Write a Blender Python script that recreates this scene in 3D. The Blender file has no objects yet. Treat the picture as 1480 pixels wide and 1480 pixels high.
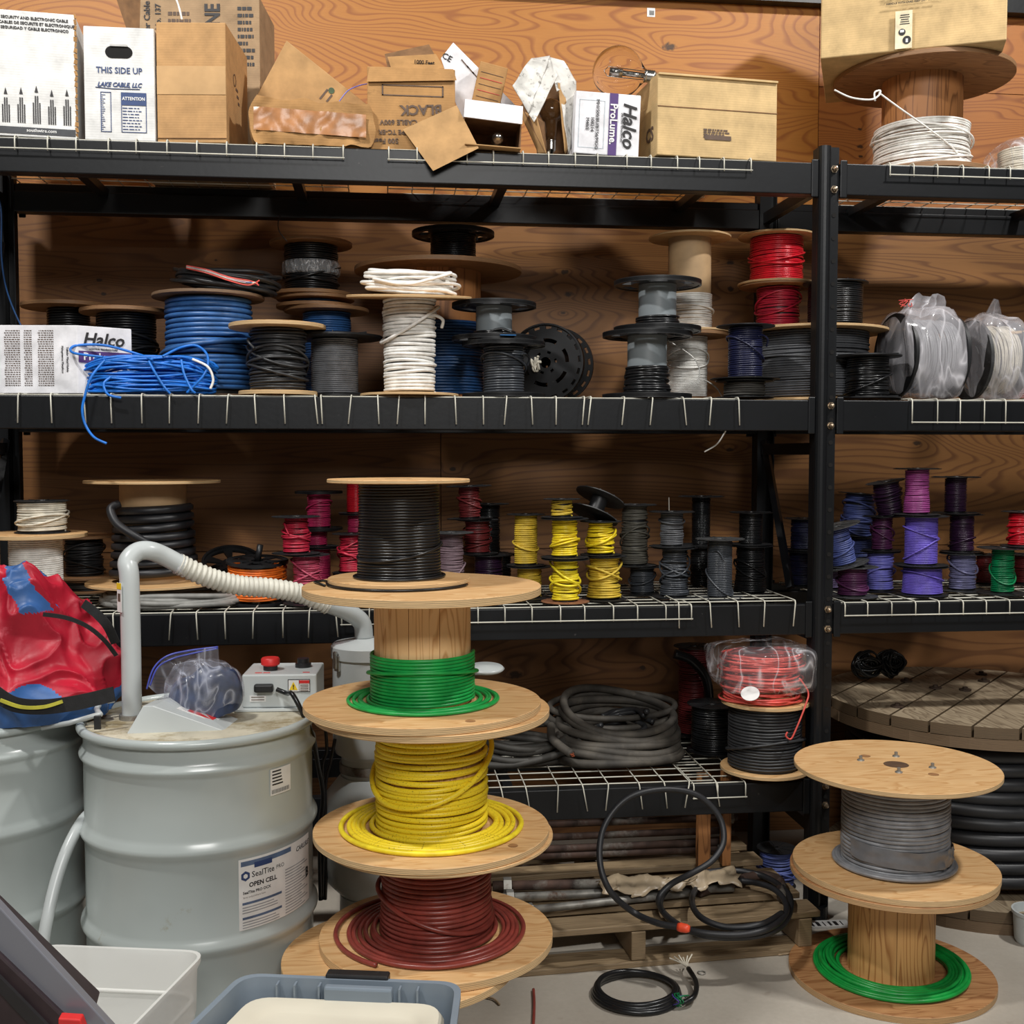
import bpy, math, random
import numpy as np
from mathutils import Vector, Matrix, Euler, noise
random.seed(7); RNG = np.random.default_rng(7)
SC = bpy.context.scene
COL = SC.collection
PI = math.pi

# ------------------------------------------------------------------ camera
F = 1626.5; YAW = math.radians(6.605); PIT = math.radians(2.919); ROL = math.radians(0.021); H = 1.55
fw_ = Vector((math.sin(YAW)*math.cos(PIT), math.cos(YAW)*math.cos(PIT), -math.sin(PIT)))
rt_ = Vector((math.cos(YAW), -math.sin(YAW), 0)); up_ = rt_.cross(fw_)
rt = rt_*math.cos(ROL)+up_*math.sin(ROL); up = -rt_*math.sin(ROL)+up_*math.cos(ROL); fw = fw_
EYE = Vector((0, 0, H))
cam = bpy.data.cameras.new('camera'); cam.sensor_width = 36; cam.lens = 36*F/1480
cam.clip_start = .05; cam.clip_end = 100
co = bpy.data.objects.new('camera', cam); COL.objects.link(co)
M = Matrix(((rt.x, up.x, -fw.x, 0), (rt.y, up.y, -fw.y, 0), (rt.z, up.z, -fw.z, H), (0, 0, 0, 1)))
co.matrix_world = M
SC.camera = co

def ray(px, py): return fw + rt*((px-740)/F) - up*((py-740)/F)
def at_y(px, py, Y):
    v = ray(px, py); v = v*(Y/v.y); return v.x, v.z+H
def at_z(px, py, z):
    v = ray(px, py); t = (z-H)/v.z; return v.x*t, v.y*t
def P3(px, py, Y):
    x, z = at_y(px, py, Y); return Vector((x, Y, z))
def PZ(px, py, z):
    x, y = at_z(px, py, z); return Vector((x, y, z))
def proj(x, y, z):
    p = Vector((x, y, z-H)); d = p.dot(fw); return 740+F*p.dot(rt)/d, 740-F*p.dot(up)/d
def depth(x, y, z): return Vector((x, y, z-H)).dot(fw)
def X_at(px, Y, z):
    x = 0.0
    for _ in range(8):
        x += (px-proj(x, Y, z)[0])*depth(x, Y, z)/F
    return x
def Z_at(py, X, Y):
    z = H
    for _ in range(8):
        z -= (py-proj(X, Y, z)[1])*depth(X, Y, z)/F
    return z
def mpx(n, x, y, z): return n*depth(x, y, z)/F

# ------------------------------------------------------------------ light and exposure
w = bpy.data.worlds.new('world'); SC.world = w; w.use_nodes = True
w.node_tree.nodes['Background'].inputs[0].default_value = (1.0, .965, .92, 1)
w.node_tree.nodes['Background'].inputs[1].default_value = .055
SC.view_settings.view_transform = 'Standard'; SC.view_settings.look = 'None'
SC.view_settings.exposure = 0.0; SC.view_settings.gamma = 1; SC.view_settings.use_curve_mapping = False
def lamp(name, loc, tgt, sx, sy, pw, col=(1, .96, .9)):
    l = bpy.data.lights.new(name, 'AREA'); l.shape = 'RECTANGLE'; l.size = sx; l.size_y = sy; l.energy = pw; l.color = col
    o = bpy.data.objects.new(name, l); COL.objects.link(o); o.location = loc
    o.rotation_euler = (Vector(tgt)-Vector(loc)).to_track_quat('-Z', 'Y').to_euler()
    return o
lamp('ceiling_or_fill_lamp', (-1.7, 1.6, 4.7), (-.5, 3.5, 1.3), .4, .15, 112, (1, .975, .94))
lamp('ceiling_or_fill_lamp', (2.9, 1.8, 4.7), (1.6, 3.5, 1.3), .35, .15, 118, (1, .975, .94))
lamp('ceiling_or_fill_lamp', (.4, -1.8, 3.9), (.3, 3.6, 1.0), 2.0, .9, 140, (1, .98, .95))  # fill light added behind the camera to brighten the front, no real fixture

# ------------------------------------------------------------------ materials
def lin(c):
    o = []
    for v in c[:3]:
        v = v/255.; o.append(v/12.92 if v <= .04045 else ((v+.055)/1.055)**2.4)
    return (*o, 1)
MATS = {}
class NT:
    def __init__(s, name):
        s.m = bpy.data.materials.new(name); s.m.use_nodes = True; s.t = s.m.node_tree
        s.b = s.t.nodes['Principled BSDF']; s.out = s.t.nodes['Material Output']
    def n(s, typ, **kw):
        nd = s.t.nodes.new(typ)
        for k, v in kw.items(): setattr(nd, k, v)
        return nd
    def l(s, a, b): s.t.links.new(a, b)
    def coords(s, sc=(1, 1, 1), off=(0, 0, 0), rot=(0, 0, 0)):
        tc = s.n('ShaderNodeTexCoord'); mp = s.n('ShaderNodeMapping')
        mp.inputs['Scale'].default_value = sc; mp.inputs['Location'].default_value = off; mp.inputs['Rotation'].default_value = rot
        s.l(tc.outputs['Object'], mp.inputs[0]); return mp.outputs[0]
    def noise(s, vec, scale, detail=3, rough=.5, dist=0):
        t = s.n('ShaderNodeTexNoise'); t.inputs['Scale'].default_value = scale; t.inputs['Detail'].default_value = detail
        t.inputs['Roughness'].default_value = rough; t.inputs['Distortion'].default_value = dist
        s.l(vec, t.inputs['Vector']); return t.outputs['Fac']
    def math(s, op, a, b=0.0, c=None):
        nd = s.n('ShaderNodeMath', operation=op)
        for i, v in enumerate((a, b) if c is None else (a, b, c)):
            if hasattr(v, 'links'): s.l(v, nd.inputs[i])
            else: nd.inputs[i].default_value = v
        return nd.outputs[0]
    def ramp(s, fac, stops):
        r = s.n('ShaderNodeValToRGB'); e = r.color_ramp.elements
        while len(e) < len(stops): e.new(.5)
        for el, (p, c) in zip(e, stops): el.position = p; el.color = lin(c)
        s.l(fac, r.inputs[0]); return r.outputs[0]
    def mix(s, fac, a, b, bt='MIX'):
        m = s.n('ShaderNodeMix', data_type='RGBA', blend_type=bt)
        if hasattr(fac, 'links'): s.l(fac, m.inputs[0])
        else: m.inputs[0].default_value = fac
        for i, v in ((6, a), (7, b)):
            if hasattr(v, 'links'): s.l(v, m.inputs[i])
            else: m.inputs[i].default_value = lin(v)
        return m.outputs[2]
    def bump(s, hgt, strength=.3, dist=.002):
        b = s.n('ShaderNodeBump'); b.inputs['Strength'].default_value = strength; b.inputs['Distance'].default_value = dist
        s.l(hgt, b.inputs['Height']); s.l(b.outputs[0], s.b.inputs['Normal'])

def plain(name, c, rough=.5, metal=0, var=.12, vs=30, bump=0, bs=120, spec=.5, dirt=None):
    if name in MATS: return MATS[name]
    t = NT(name); v = t.coords()
    nf = t.noise(v, vs, 3)
    lo = tuple(x*(1-var) for x in c); hi = tuple(min(255, x*(1+var)) for x in c)
    colr = t.ramp(nf, [(.3, lo), (.7, hi)])
    if dirt:
        nd = t.noise(v, dirt[1], 6, .7)
        k = t.n('ShaderNodeMapRange'); k.inputs[1].default_value = dirt[2]; k.inputs[2].default_value = dirt[2]+.12
        t.l(nd, k.inputs[0]); colr = t.mix(k.outputs[0], colr, dirt[0])
    t.l(colr, t.b.inputs['Base Color'])
    t.b.inputs['Roughness'].default_value = rough; t.b.inputs['Metallic'].default_value = metal
    t.b.inputs['Specular IOR Level'].default_value = spec
    if bump: t.bump(t.noise(v, bs, 4), bump, .002)
    MATS[name] = t.m; return t.m

def plywood(name, base, line, off=(0, 0, 0), sc=(.55, 1, 2.6), k=16, knots=(), rough=.55, hi=None):
    t = NT(name); v = t.coords(sc, off)
    hgt = t.math('MULTIPLY', t.noise(v, 1.1, 2.2, .45, .35), k)
    tc = t.n('ShaderNodeTexCoord')
    dark = None
    for (kx, kz, kr, amp) in knots:
        mp = t.n('ShaderNodeMapping'); mp.vector_type = 'POINT'
        mp.inputs['Location'].default_value = (-kx/1.7, 0, -kz); mp.inputs['Scale'].default_value = (1/1.7, 0, 1)
        t.l(tc.outputs['Object'], mp.inputs[0])
        ln = t.n('ShaderNodeVectorMath', operation='LENGTH'); t.l(mp.outputs[0], ln.inputs[0])
        d = ln.outputs['Value']
        e = t.math('EXPONENT', t.math('MULTIPLY', t.math('DIVIDE', d, kr*2.4), -1))
        hgt = t.math('ADD', hgt, t.math('MULTIPLY', e, amp*1.1))
        q = t.n('ShaderNodeMapRange'); q.inputs[1].default_value = kr*.36; q.inputs[2].default_value = kr*.2
        q.inputs[3].default_value = 0; q.inputs[4].default_value = 1
        dj = t.math('ADD', d, t.math('MULTIPLY', t.math('SUBTRACT', t.noise(tc.outputs['Object'], 60, 3), .5), kr*.5))
        t.l(dj, q.inputs[0])
        dark = q.outputs[0] if dark is None else t.math('MAXIMUM', dark, q.outputs[0])
    fr = t.math('FRACT', hgt)
    c0 = t.ramp(fr, [(0, base), (.55, tuple(.5*a+.5*b for a, b in zip(base, hi or base))), (.82, line), (.9, line), (1, base)])
    fine = t.noise(t.coords((6, 1, 160), off), 3, 3)
    c1 = t.mix(t.math('MULTIPLY', fine, .30), c0, tuple(x*.62 for x in line))
    big = t.noise(t.coords((.6, 1, 1.5), off), 2, 3)
    c2 = t.mix(t.math('MULTIPLY', big, .35), c1, tuple(x*.8 for x in base))
    if dark is not None: c2 = t.mix(t.math('MULTIPLY', dark, .9), c2, (52, 36, 24))
    t.l(c2, t.b.inputs['Base Color']); t.b.inputs['Roughness'].default_value = rough
    t.bump(fine, .12, .002)
    MATS[name] = t.m; return t.m

def flangewood(name, base, line, edge, sc=(1.2, 7, 1), rough=.6):
    """plywood disc: streaky faces, laminated edge (object z)"""
    t = NT(name); v = t.coords(sc)
    a = t.math('MULTIPLY', t.noise(v, 2.3, 2, .5, .5), 9); fr = t.math('FRACT', a)
    face = t.ramp(fr, [(0, base), (.6, tuple(.6*p+.4*q for p, q in zip(base, line))), (.85, line), (1, base)])
    fine = t.noise(t.coords((8, 150, 8)), 2, 3)
    face = t.mix(t.math('MULTIPLY', fine, .35), face, line)
    blot = t.noise(t.coords((1, 1, 1)), 7, 5, .65)
    face = t.mix(t.math('MULTIPLY', blot, .3), face, tuple(x*.7 for x in line))
    zz = t.n('ShaderNodeSeparateXYZ'); t.l(t.coords((1, 1, 1)), zz.inputs[0])
    w = t.math('ADD', t.math('MULTIPLY', zz.outputs[2], 260), t.math('MULTIPLY', t.noise(t.coords((6, 6, 60)), 2, 2), 1.2))
    ed = t.ramp(t.math('FRACT', w), [(0, edge), (.45, edge), (.6, tuple(x*.66 for x in edge)), (1, tuple(x*.9 for x in edge))])
    g = t.n('ShaderNodeNewGeometry'); nz = t.n('ShaderNodeSeparateXYZ')
    vt = t.n('ShaderNodeVectorTransform'); vt.vector_type = 'NORMAL'; vt.convert_from = 'WORLD'; vt.convert_to = 'OBJECT'
    t.l(g.outputs['Normal'], vt.inputs[0]); t.l(vt.outputs[0], nz.inputs[0])
    isf = t.math('GREATER_THAN', t.math('ABSOLUTE', nz.outputs[2]), .6)
    t.l(t.mix(isf, ed, face), t.b.inputs['Base Color']); t.b.inputs['Roughness'].default_value = rough
    t.bump(fine, .2, .001)
    MATS[name] = t.m; return t.m

def stavewood(name, base, line):
    """barrel staves: vertical grain"""
    t = NT(name); v = t.coords((10, 10, .8))
    fr = t.math('FRACT', t.math('MULTIPLY', t.noise(v, 1.6, 2, .4, .6), 10))
    c = t.ramp(fr, [(0, base), (.6, base), (.86, line), (1, base)])
    t.l(c, t.b.inputs['Base Color']); t.b.inputs['Roughness'].default_value = .55
    MATS[name] = t.m; return t.m

def cardboard(name, c, ribs=True, worn=.0, axis=2):
    t = NT(name); v = t.coords()
    nf = t.noise(v, 14, 5, .6)
    colr = t.ramp(nf, [(.3, tuple(x*.88 for x in c)), (.7, tuple(min(255, x*1.05) for x in c))])
    if worn:
        nd = t.noise(t.coords((1, 1, 2.2)), 11, 7, .75); k = t.n('ShaderNodeMapRange'); k.inputs[1].default_value = .58; k.inputs[2].default_value = .72
        t.l(nd, k.inputs[0]); colr = t.mix(t.math('MULTIPLY', k.outputs[0], worn), colr, tuple(x*.62 for x in c))
    t.l(colr, t.b.inputs['Base Color']); t.b.inputs['Roughness'].default_value = .8
    t.b.inputs['Specular IOR Level'].default_value = .2
    if ribs:
        s = [0, 0, 0]; s[axis] = 1
        wv = t.n('ShaderNodeTexWave'); wv.bands_direction = 'XYZ'[axis]; wv.inputs['Scale'].default_value = 42; wv.inputs['Distortion'].default_value = .6
        t.l(t.coords(), wv.inputs['Vector']); t.bump(wv.outputs['Fac'], .12, .0012)
    MATS[name] = t.m; return t.m

def film(name, tint=(255, 255, 255), alpha=.22, rough=.12, wr=30):
    t = NT(name)
    v = t.coords(); b = t.b
    b.inputs['Base Color'].default_value = lin(tint); b.inputs['Roughness'].default_value = rough
    b.inputs['Specular IOR Level'].default_value = .9
    n1 = t.noise(t.coords((1, 1, .4)), wr, 2, .5, 1.0)
    rid = t.math('SUBTRACT', 1, t.math('MULTIPLY', t.math('ABSOLUTE', t.math('SUBTRACT', n1, .5)), 7))
    a = t.math('MULTIPLY', t.math('POWER', t.math('MAXIMUM', rid, 0), 5), .42)
    al = t.math('ADD', a, alpha); t.l(al, b.inputs['Alpha'])
    t.bump(n1, .8, .02)
    MATS[name] = t.m; return t.m

m_black = plain('black_paint', (15, 17, 20), .4, 0, .12, 8, .1, 60, .35, dirt=((80, 78, 76), 34, .68))
m_blackp = plain('black_plastic', (30, 31, 33), .42, 0, .15, 20, dirt=((80, 80, 80), 40, .66))
m_blackp2 = plain('worn_grey_plastic', (52, 53, 54), .5, 0, .25, 30, dirt=((120, 120, 118), 50, .6))
m_deck = plain('deck_wire_coat', (205, 203, 190), .4, 0, .1, 10, dirt=((110, 105, 95), 30, .66))
m_bolt = plain('bolt_steel', (165, 150, 130), .35, .9, .2, 40, dirt=((110, 70, 45), 60, .55))
m_rimp = flangewood('flange_plywood', (228, 190, 138), (198, 150, 96), (218, 184, 136))
m_rimd = flangewood('flange_aged', (176, 130, 86), (128, 88, 54), (150, 112, 76))
m_rimg = flangewood('flange_weathered', (140, 112, 84), (92, 70, 52), (128, 102, 78), sc=(1.2, 5, 1))
m_stave = stavewood('barrel_pine', (234, 194, 140), (198, 148, 92))
m_staved = stavewood('barrel_pine_aged', (176, 120, 72), (120, 76, 42))
m_card = cardboard('kraft', (186, 146, 100))
m_card2 = cardboard('kraft_pale', (205, 176, 128), worn=.3)
m_card3 = cardboard('kraft_worn', (178, 136, 88), worn=.7)
m_cardflat = cardboard('kraft_smooth', (184, 146, 100), ribs=False, worn=.15)
m_cardw = cardboard('white_card', (222, 222, 220), worn=.25)
m_cardw2 = cardboard('white_gloss_card', (232, 232, 236), ribs=False)
m_inside = plain('box_inside', (120, 88, 58), .85)
m_core = plain('cardboard_core', (178, 148, 110), .7, 0, .08, 12)
m_ink = plain('black_ink', (32, 30, 32), .6, var=.05)
m_inkfade = plain('faded_ink', (92, 74, 62), .7, var=.1)
m_inkb = plain('blue_ink', (44, 66, 112), .6, var=.05)
m_purple = plain('purple_ink', (74, 44, 110), .5, var=.05)
m_white = plain('white_label', (228, 228, 226), .5, var=.03)
m_yel = plain('warning_yellow', (236, 200, 40), .5, var=.03)
m_redl = plain('warning_red', (206, 44, 44), .45, var=.04)
m_orcap = plain('orange_cap', (240, 84, 50), .4, var=.05)
m_drum = plain('drum_grey_paint', (176, 184, 182), .22, 0, .04, 3, 0, dirt=((150, 144, 120), 9, .66))
m_pipe = plain('pipe_grey_paint', (192, 198, 198), .3, 0, .03, 3)
m_hose = plain('ribbed_hose', (202, 200, 188), .5, 0, .05, 20)
m_conc = NT('concrete')
def _c():
    t = m_conc; v = t.coords()
    a = t.noise(v, 1.3, 6, .6); b = t.noise(v, 60, 4, .6)
    c = t.ramp(a, [(.3, (166, 158, 146)), (.7, (196, 190, 178))])
    c = t.mix(t.math('MULTIPLY', b, .35), c, (128, 120, 108))
    s = t.noise(v, 9, 3, .5); k = t.n('ShaderNodeMapRange'); k.inputs[1].default_value = .66; k.inputs[2].default_value = .74; t.l(s, k.inputs[0])
    c = t.mix(t.math('MULTIPLY', k.outputs[0], .5), c, (120, 104, 88))
    t.l(c, t.b.inputs['Base Color']); t.b.inputs['Roughness'].default_value = .6; t.bump(b, .15, .002)
_c(); m_conc = m_conc.m
m_pallet = flangewood('pallet_board', (170, 148, 116), (122, 102, 76), (150, 128, 98), sc=(1, 9, 1))
m_rust = plain('rusty_pipe', (66, 50, 43), .75, .2, .35, 18, .3, 60, dirt=((118, 115, 108), 5, .55))
m_galv = plain('galvanised', (142, 140, 134), .5, .5, .2, 20, dirt=((96, 64, 46), 8, .56))
m_film = film('clear_film', (240, 240, 245), .07, .1, 12)
m_filmg = film('smoky_film', (224, 222, 228), .30, .14, 10)
m_zip = film('ziplock_film', (215, 220, 238), .10, .08, 14)
m_tape = film('clear_tape', (205, 208, 212), .3, .2, 40)
m_cartape = plain('carton_tape', (192, 156, 112), .22, 0, .06, 10, .25, 40)
m_tan_tape = plain('brown_tape', (164, 112, 68), .3, 0, .15, 18, .5, 30)
m_redfab = plain('red_tarp', (164, 26, 46), .45, 0, .16, 6, .25, 90, .35, dirt=((190, 84, 96), 9, .6))
m_bluefab = plain('blue_tarp', (50, 92, 150), .45, 0, .2, 8, .2, 90)
m_strap = plain('black_webbing', (22, 22, 24), .8, 0, .2, 60, .3, 300)
m_trans = NT('frosted_plastic')
m_trans.b.inputs['Base Color'].default_value = lin((240, 240, 236)); m_trans.b.inputs['Roughness'].default_value = .35
m_trans.b.inputs['Alpha'].default_value = .60; m_trans.b.inputs['Subsurface Weight'].default_value = .0
m_trans = m_trans.m
m_tote = plain('tote_grey', (122, 134, 146), .4, 0, .05, 5)
m_glass = NT('bulb_glass'); m_glass.b.inputs['Transmission Weight'].default_value = 1; m_glass.b.inputs['Roughness'].default_value = .02
m_glass.b.inputs['IOR'].default_value = 1.12; m_glass.b.inputs['Base Color'].default_value = (.97, .95, .93, 1); m_glass = m_glass.m
m_chrome = plain('bulb_metal', (190, 188, 184), .25, 1, .05)
m_darkgap = plain('dark_gap', (12, 10, 9), .9)
WC = {}
def wire(name, c, rough=.38, spec=.5):
    WC[name] = plain('wire_'+name, c, rough, 0, .10, 26, .05, 90, spec); return WC[name]
for n_, c_, r_ in [('black', (22, 23, 25), .3), ('charcoal', (46, 47, 49), .4), ('thick_black', (34, 35, 38), .45), ('blue', (50, 94, 150), .4), ('bright_blue', (28, 112, 205), .4),
                   ('deep_blue', (26, 66, 112), .4), ('white', (238, 235, 228), .45), ('cream', (206, 200, 184), .5), ('grey', (128, 130, 134), .35),
                   ('slate', (84, 86, 90), .45), ('darkslate', (62, 66, 72), .35), ('red', (196, 26, 42), .3), ('crimson', (172, 34, 58), .4), ('magenta', (168, 40, 84), .4), ('rose', (186, 74, 100), .4),
                   ('maroon', (112, 40, 42), .4), ('brown_red', (132, 58, 50), .33), ('yellow', (240, 214, 44), .42), ('mustard', (206, 176, 58), .5), ('bright_yellow', (240, 208, 40), .35),
                   ('green', (24, 156, 72), .38), ('dark_green', (0, 112, 66), .4), ('orange', (240, 116, 36), .45), ('periwinkle', (128, 128, 214), .4), ('violet', (104, 88, 186), .4),
                   ('slateblue', (74, 86, 142), .45), ('navy', (24, 28, 60), .4), ('plum', (84, 40, 78), .4), ('darkplum', (48, 26, 52), .35), ('orchid', (140, 62, 122), .4),
                   ('lavender_grey', (132, 132, 172), .45), ('mauve', (112, 92, 100), .5), ('purple_grey', (108, 92, 132), .5), ('dusty_black', (64, 62, 58), .6), ('olive_grey', (92, 90, 82), .5),
                   ('coral', (216, 88, 80), .3), ('flat_grey', (134, 134, 130), .5), ('dusty_pink', (150, 112, 116), .5), ('green_cable', (18, 140, 58), .35)]:
    wire(n_, c_, r_)

# ------------------------------------------------------------------ mesh helpers
class MB:
    def __init__(s): s.V = []; s.Fq = []; s.n = 0; s.mi = []
    def add(s, V, Fc, mi=0):
        V = np.asarray(V, float).reshape(-1, 3); s.V.append(V)
        for f in Fc: s.Fq.append(tuple(int(i)+s.n for i in f)); s.mi.append(mi)
        s.n += len(V); return s
    def box(s, c, d, rot=None, mi=0):
        x, y, z = (q/2 for q in d)
        V = np.array([[sx*x, sy*y, sz*z] for sz in (-1, 1) for sy in (-1, 1) for sx in (-1, 1)])
        if rot is not None:
            R = np.array(Euler(rot).to_matrix()); V = V@R.T
        V = V+np.array(c)
        return s.add(V, [(0, 2, 3, 1), (4, 5, 7, 6), (0, 1, 5, 4), (2, 6, 7, 3), (1, 3, 7, 5), (0, 4, 6, 2)], mi)
    def hexa(s, b, t, mi=0):
        """b,t: four corners each, counter-clockwise from above"""
        V = list(map(list, b))+list(map(list, t))
        return s.add(V, [(3, 2, 1, 0), (4, 5, 6, 7)]+[(i, (i+1) % 4, 4+(i+1) % 4, 4+i) for i in range(4)], mi)
    def prism(s, pts, ext, mi=0):
        n = len(pts); A = [Vector(p) for p in pts]; e = Vector(ext); V = [list(p) for p in A]+[list(p+e) for p in A]
        return s.add(V, [tuple(range(n)), tuple(range(2*n-1, n-1, -1))]+[(i, i+n, (i+1) % n+n, (i+1) % n) for i in range(n)], mi)
    def lathe(s, prof, n=40, c=(0, 0, 0), close=False, mi=0):
        """prof list of (r,z)"""
        th = np.linspace(0, 2*PI, n, endpoint=False); V = []
        for r, z in prof: V.append(np.stack([r*np.cos(th)+c[0], r*np.sin(th)+c[1], np.full(n, z+c[2])], 1))
        V = np.concatenate(V); Fc = []; m = len(prof)
        for i in range(m if close else m-1):
            for j in range(n):
                a = i*n+j; b = i*n+(j+1) % n; i2 = (i+1) % m
                Fc.append((a, b, i2*n+(j+1) % n, i2*n+j))
        if not close:
            if prof[0][0] > 1e-6: Fc.append(tuple(range(n-1, -1, -1)))
            if prof[-1][0] > 1e-6: Fc.append(tuple((m-1)*n+j for j in range(n)))
        return s.add(V, Fc, mi)
    def tube(s, P, r, k=6, closed=False, caps=True, mi=0):
        P = np.asarray([list(p) for p in P], float); N = len(P)
        if closed: T = np.roll(P, -1, 0)-np.roll(P, 1, 0)
        else: T = np.gradient(P, axis=0)
        T /= np.linalg.norm(T, axis=1)[:, None]+1e-12
        U = np.zeros_like(P); u = np.array([0, 0, 1.]) if abs(T[0][2]) < .9 else np.array([1., 0, 0])
        for i in range(N):
            u = u-T[i]*(u@T[i]); u /= np.linalg.norm(u)+1e-12; U[i] = u
        W = np.cross(T, U)
        if closed:   # remove twist
            a = math.atan2(U[0]@W[-1], U[0]@U[-1]); 
            ang = np.linspace(0, a, N); U, W = U*np.cos(ang)[:, None]+W*np.sin(ang)[:, None], W*np.cos(ang)[:, None]-U*np.sin(ang)[:, None]
        rr = np.broadcast_to(np.asarray(r, float), (N,))
        s.rings(P, U, W, rr, k, closed, caps, mi); return s
    def rings(s, P, U, W, rr, k, closed, caps, mi=0):
        N = len(P); ph = np.linspace(0, 2*PI, k, endpoint=False)
        V = P[:, None, :]+rr[:, None, None]*(np.cos(ph)[None, :, None]*U[:, None, :]+np.sin(ph)[None, :, None]*W[:, None, :])
        V = V.reshape(-1, 3); M_ = N if closed else N-1
        i = np.arange(M_)[:, None]; j = np.arange(k)[None, :]; i2 = (i+1) % N; j2 = (j+1) % k
        Q = np.stack([i*k+j, i*k+j2, i2*k+j2, i2*k+j], -1).reshape(-1, 4)
        Fc = [tuple(q) for q in Q.tolist()]
        if caps and not closed: Fc += [tuple(range(k-1, -1, -1)), tuple((N-1)*k+q for q in range(k))]
        s.add(V, Fc, mi)
    def xf(s, mat):
        A = np.array(mat); s.V = [v@A[:3, :3].T+A[:3, 3] for v in s.V]; return s
    def build(s, name, mat, parent=None, smooth=False, loc=(0, 0, 0), rot=(0, 0, 0), bevel=0, auto=None, label=None):
        me = bpy.data.meshes.new(name)
        V = np.concatenate(s.V); me.from_pydata(V.tolist(), [], s.Fq)
        for m in (mat if isinstance(mat, (list, tuple)) else [mat]): me.materials.append(m)
        if any(s.mi): me.polygons.foreach_set('material_index', s.mi)
        if smooth: me.polygons.foreach_set('use_smooth', [True]*len(me.polygons))
        me.validate(); me.update()
        o = bpy.data.objects.new(name, me); COL.objects.link(o)
        o.location = loc; o.rotation_euler = rot
        if parent: o.parent = parent
        if bevel:
            b = o.modifiers.new('bevel', 'BEVEL'); b.width = bevel; b.segments = 2; b.limit_method = 'ANGLE'
        if auto is not None:
            me.polygons.foreach_set('use_smooth', [True]*len(me.polygons))
            me.set_sharp_from_angle(angle=math.radians(auto))
        if label: o['label'] = label
        return o
def thing(name, label, cat, loc=(0, 0, 0), rot=(0, 0, 0), group=None):
    o = bpy.data.objects.new(name, None); o.empty_display_size = .05; COL.objects.link(o)
    o.location = loc; o.rotation_euler = rot if isinstance(rot, (tuple, list, Euler)) else (0, 0, rot)
    return tag(o, label, cat, group)
def tag(o, label, cat, group=None, kind=None):
    o['label'] = label; o['category'] = cat
    if group: o['group'] = group
    if kind: o['kind'] = kind
    return o
def struct(o, label=None):
    o['kind'] = 'structure'
    if label: o['label'] = label
    return o
def spline(pts, n=8, closed=False):
    P = [np.array(list(p), float) for p in pts]; out = []; N = len(P)
    rng = range(N) if closed else range(N-1)
    for i in rng:
        if closed: p0, p1, p2, p3 = P[i-1], P[i], P[(i+1) % N], P[(i+2) % N]
        else: p0 = P[max(i-1, 0)]; p1 = P[i]; p2 = P[i+1]; p3 = P[min(i+2, N-1)]
        for q in range(n):
            t = q/n
            out.append(.5*((2*p1)+(-p0+p2)*t+(2*p0-5*p1+4*p2-p3)*t*t+(-p0+3*p1-3*p2+p3)*t**3))
    if not closed: out.append(P[-1])
    return out
def text(s, size, mat, parent, loc, rot=(PI/2, 0, 0), name='printed_text', bold=0, shear=0, align='CENTER', sx=1, thick=.0006, loc_z=None):
    c = bpy.data.curves.new(name, 'FONT'); c.body = s; c.size = size; c.align_x = align; c.align_y = 'CENTER'; c.offset = bold*size; c.shear = shear
    c.extrude = thick; c.resolution_u = 2
    t = bpy.data.objects.new('t', c); COL.objects.link(t)
    dg = bpy.context.evaluated_depsgraph_get(); me = bpy.data.meshes.new_from_object(t.evaluated_get(dg))
    bpy.data.objects.remove(t); bpy.data.curves.remove(c)
    me.materials.clear(); me.materials.append(mat)
    o = bpy.data.objects.new(name, me); COL.objects.link(o); o.location = loc; o.rotation_euler = rot; o.scale = (sx, 1, 1)
    o.parent = parent; return o

# cells disc with windows
def celldisc(radii, nth, keep, z0, z1, mb=None):
    mb = mb or MB(); th = np.linspace(0, 2*PI, nth, endpoint=False); nr = len(radii)
    V = []
    for z in (z0, z1):
        for r in radii:
            for a in th: V.append((r*math.cos(a), r*math.sin(a), z))
    idx = lambda l, i, j: l*nr*nth+i*nth+(j % nth)
    Fc = []
    K = lambda i, j: 0 <= i < nr-1 and keep(i, j % nth)
    for i in range(nr-1):
        for j in range(nth):
            if not K(i, j): continue
            Fc.append((idx(1, i, j), idx(1, i+1, j), idx(1, i+1, j+1), idx(1, i, j+1)))
            Fc.append((idx(0, i, j+1), idx(0, i+1, j+1), idx(0, i+1, j), idx(0, i, j)))
            if not K(i-1, j): Fc.append((idx(0, i, j), idx(1, i, j), idx(1, i, j+1), idx(0, i, j+1)))
            if not K(i+1, j): Fc.append((idx(0, i+1, j+1), idx(1, i+1, j+1), idx(1, i+1, j), idx(0, i+1, j)))
            if not K(i, j-1): Fc.append((idx(0, i+1, j), idx(1, i+1, j), idx(1, i, j), idx(0, i, j)))
            if not K(i, j+1): Fc.append((idx(0, i, j+1), idx(1, i, j+1), idx(1, i+1, j+1), idx(0, i+1, j+1)))
    return mb.add(V, Fc)

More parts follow.
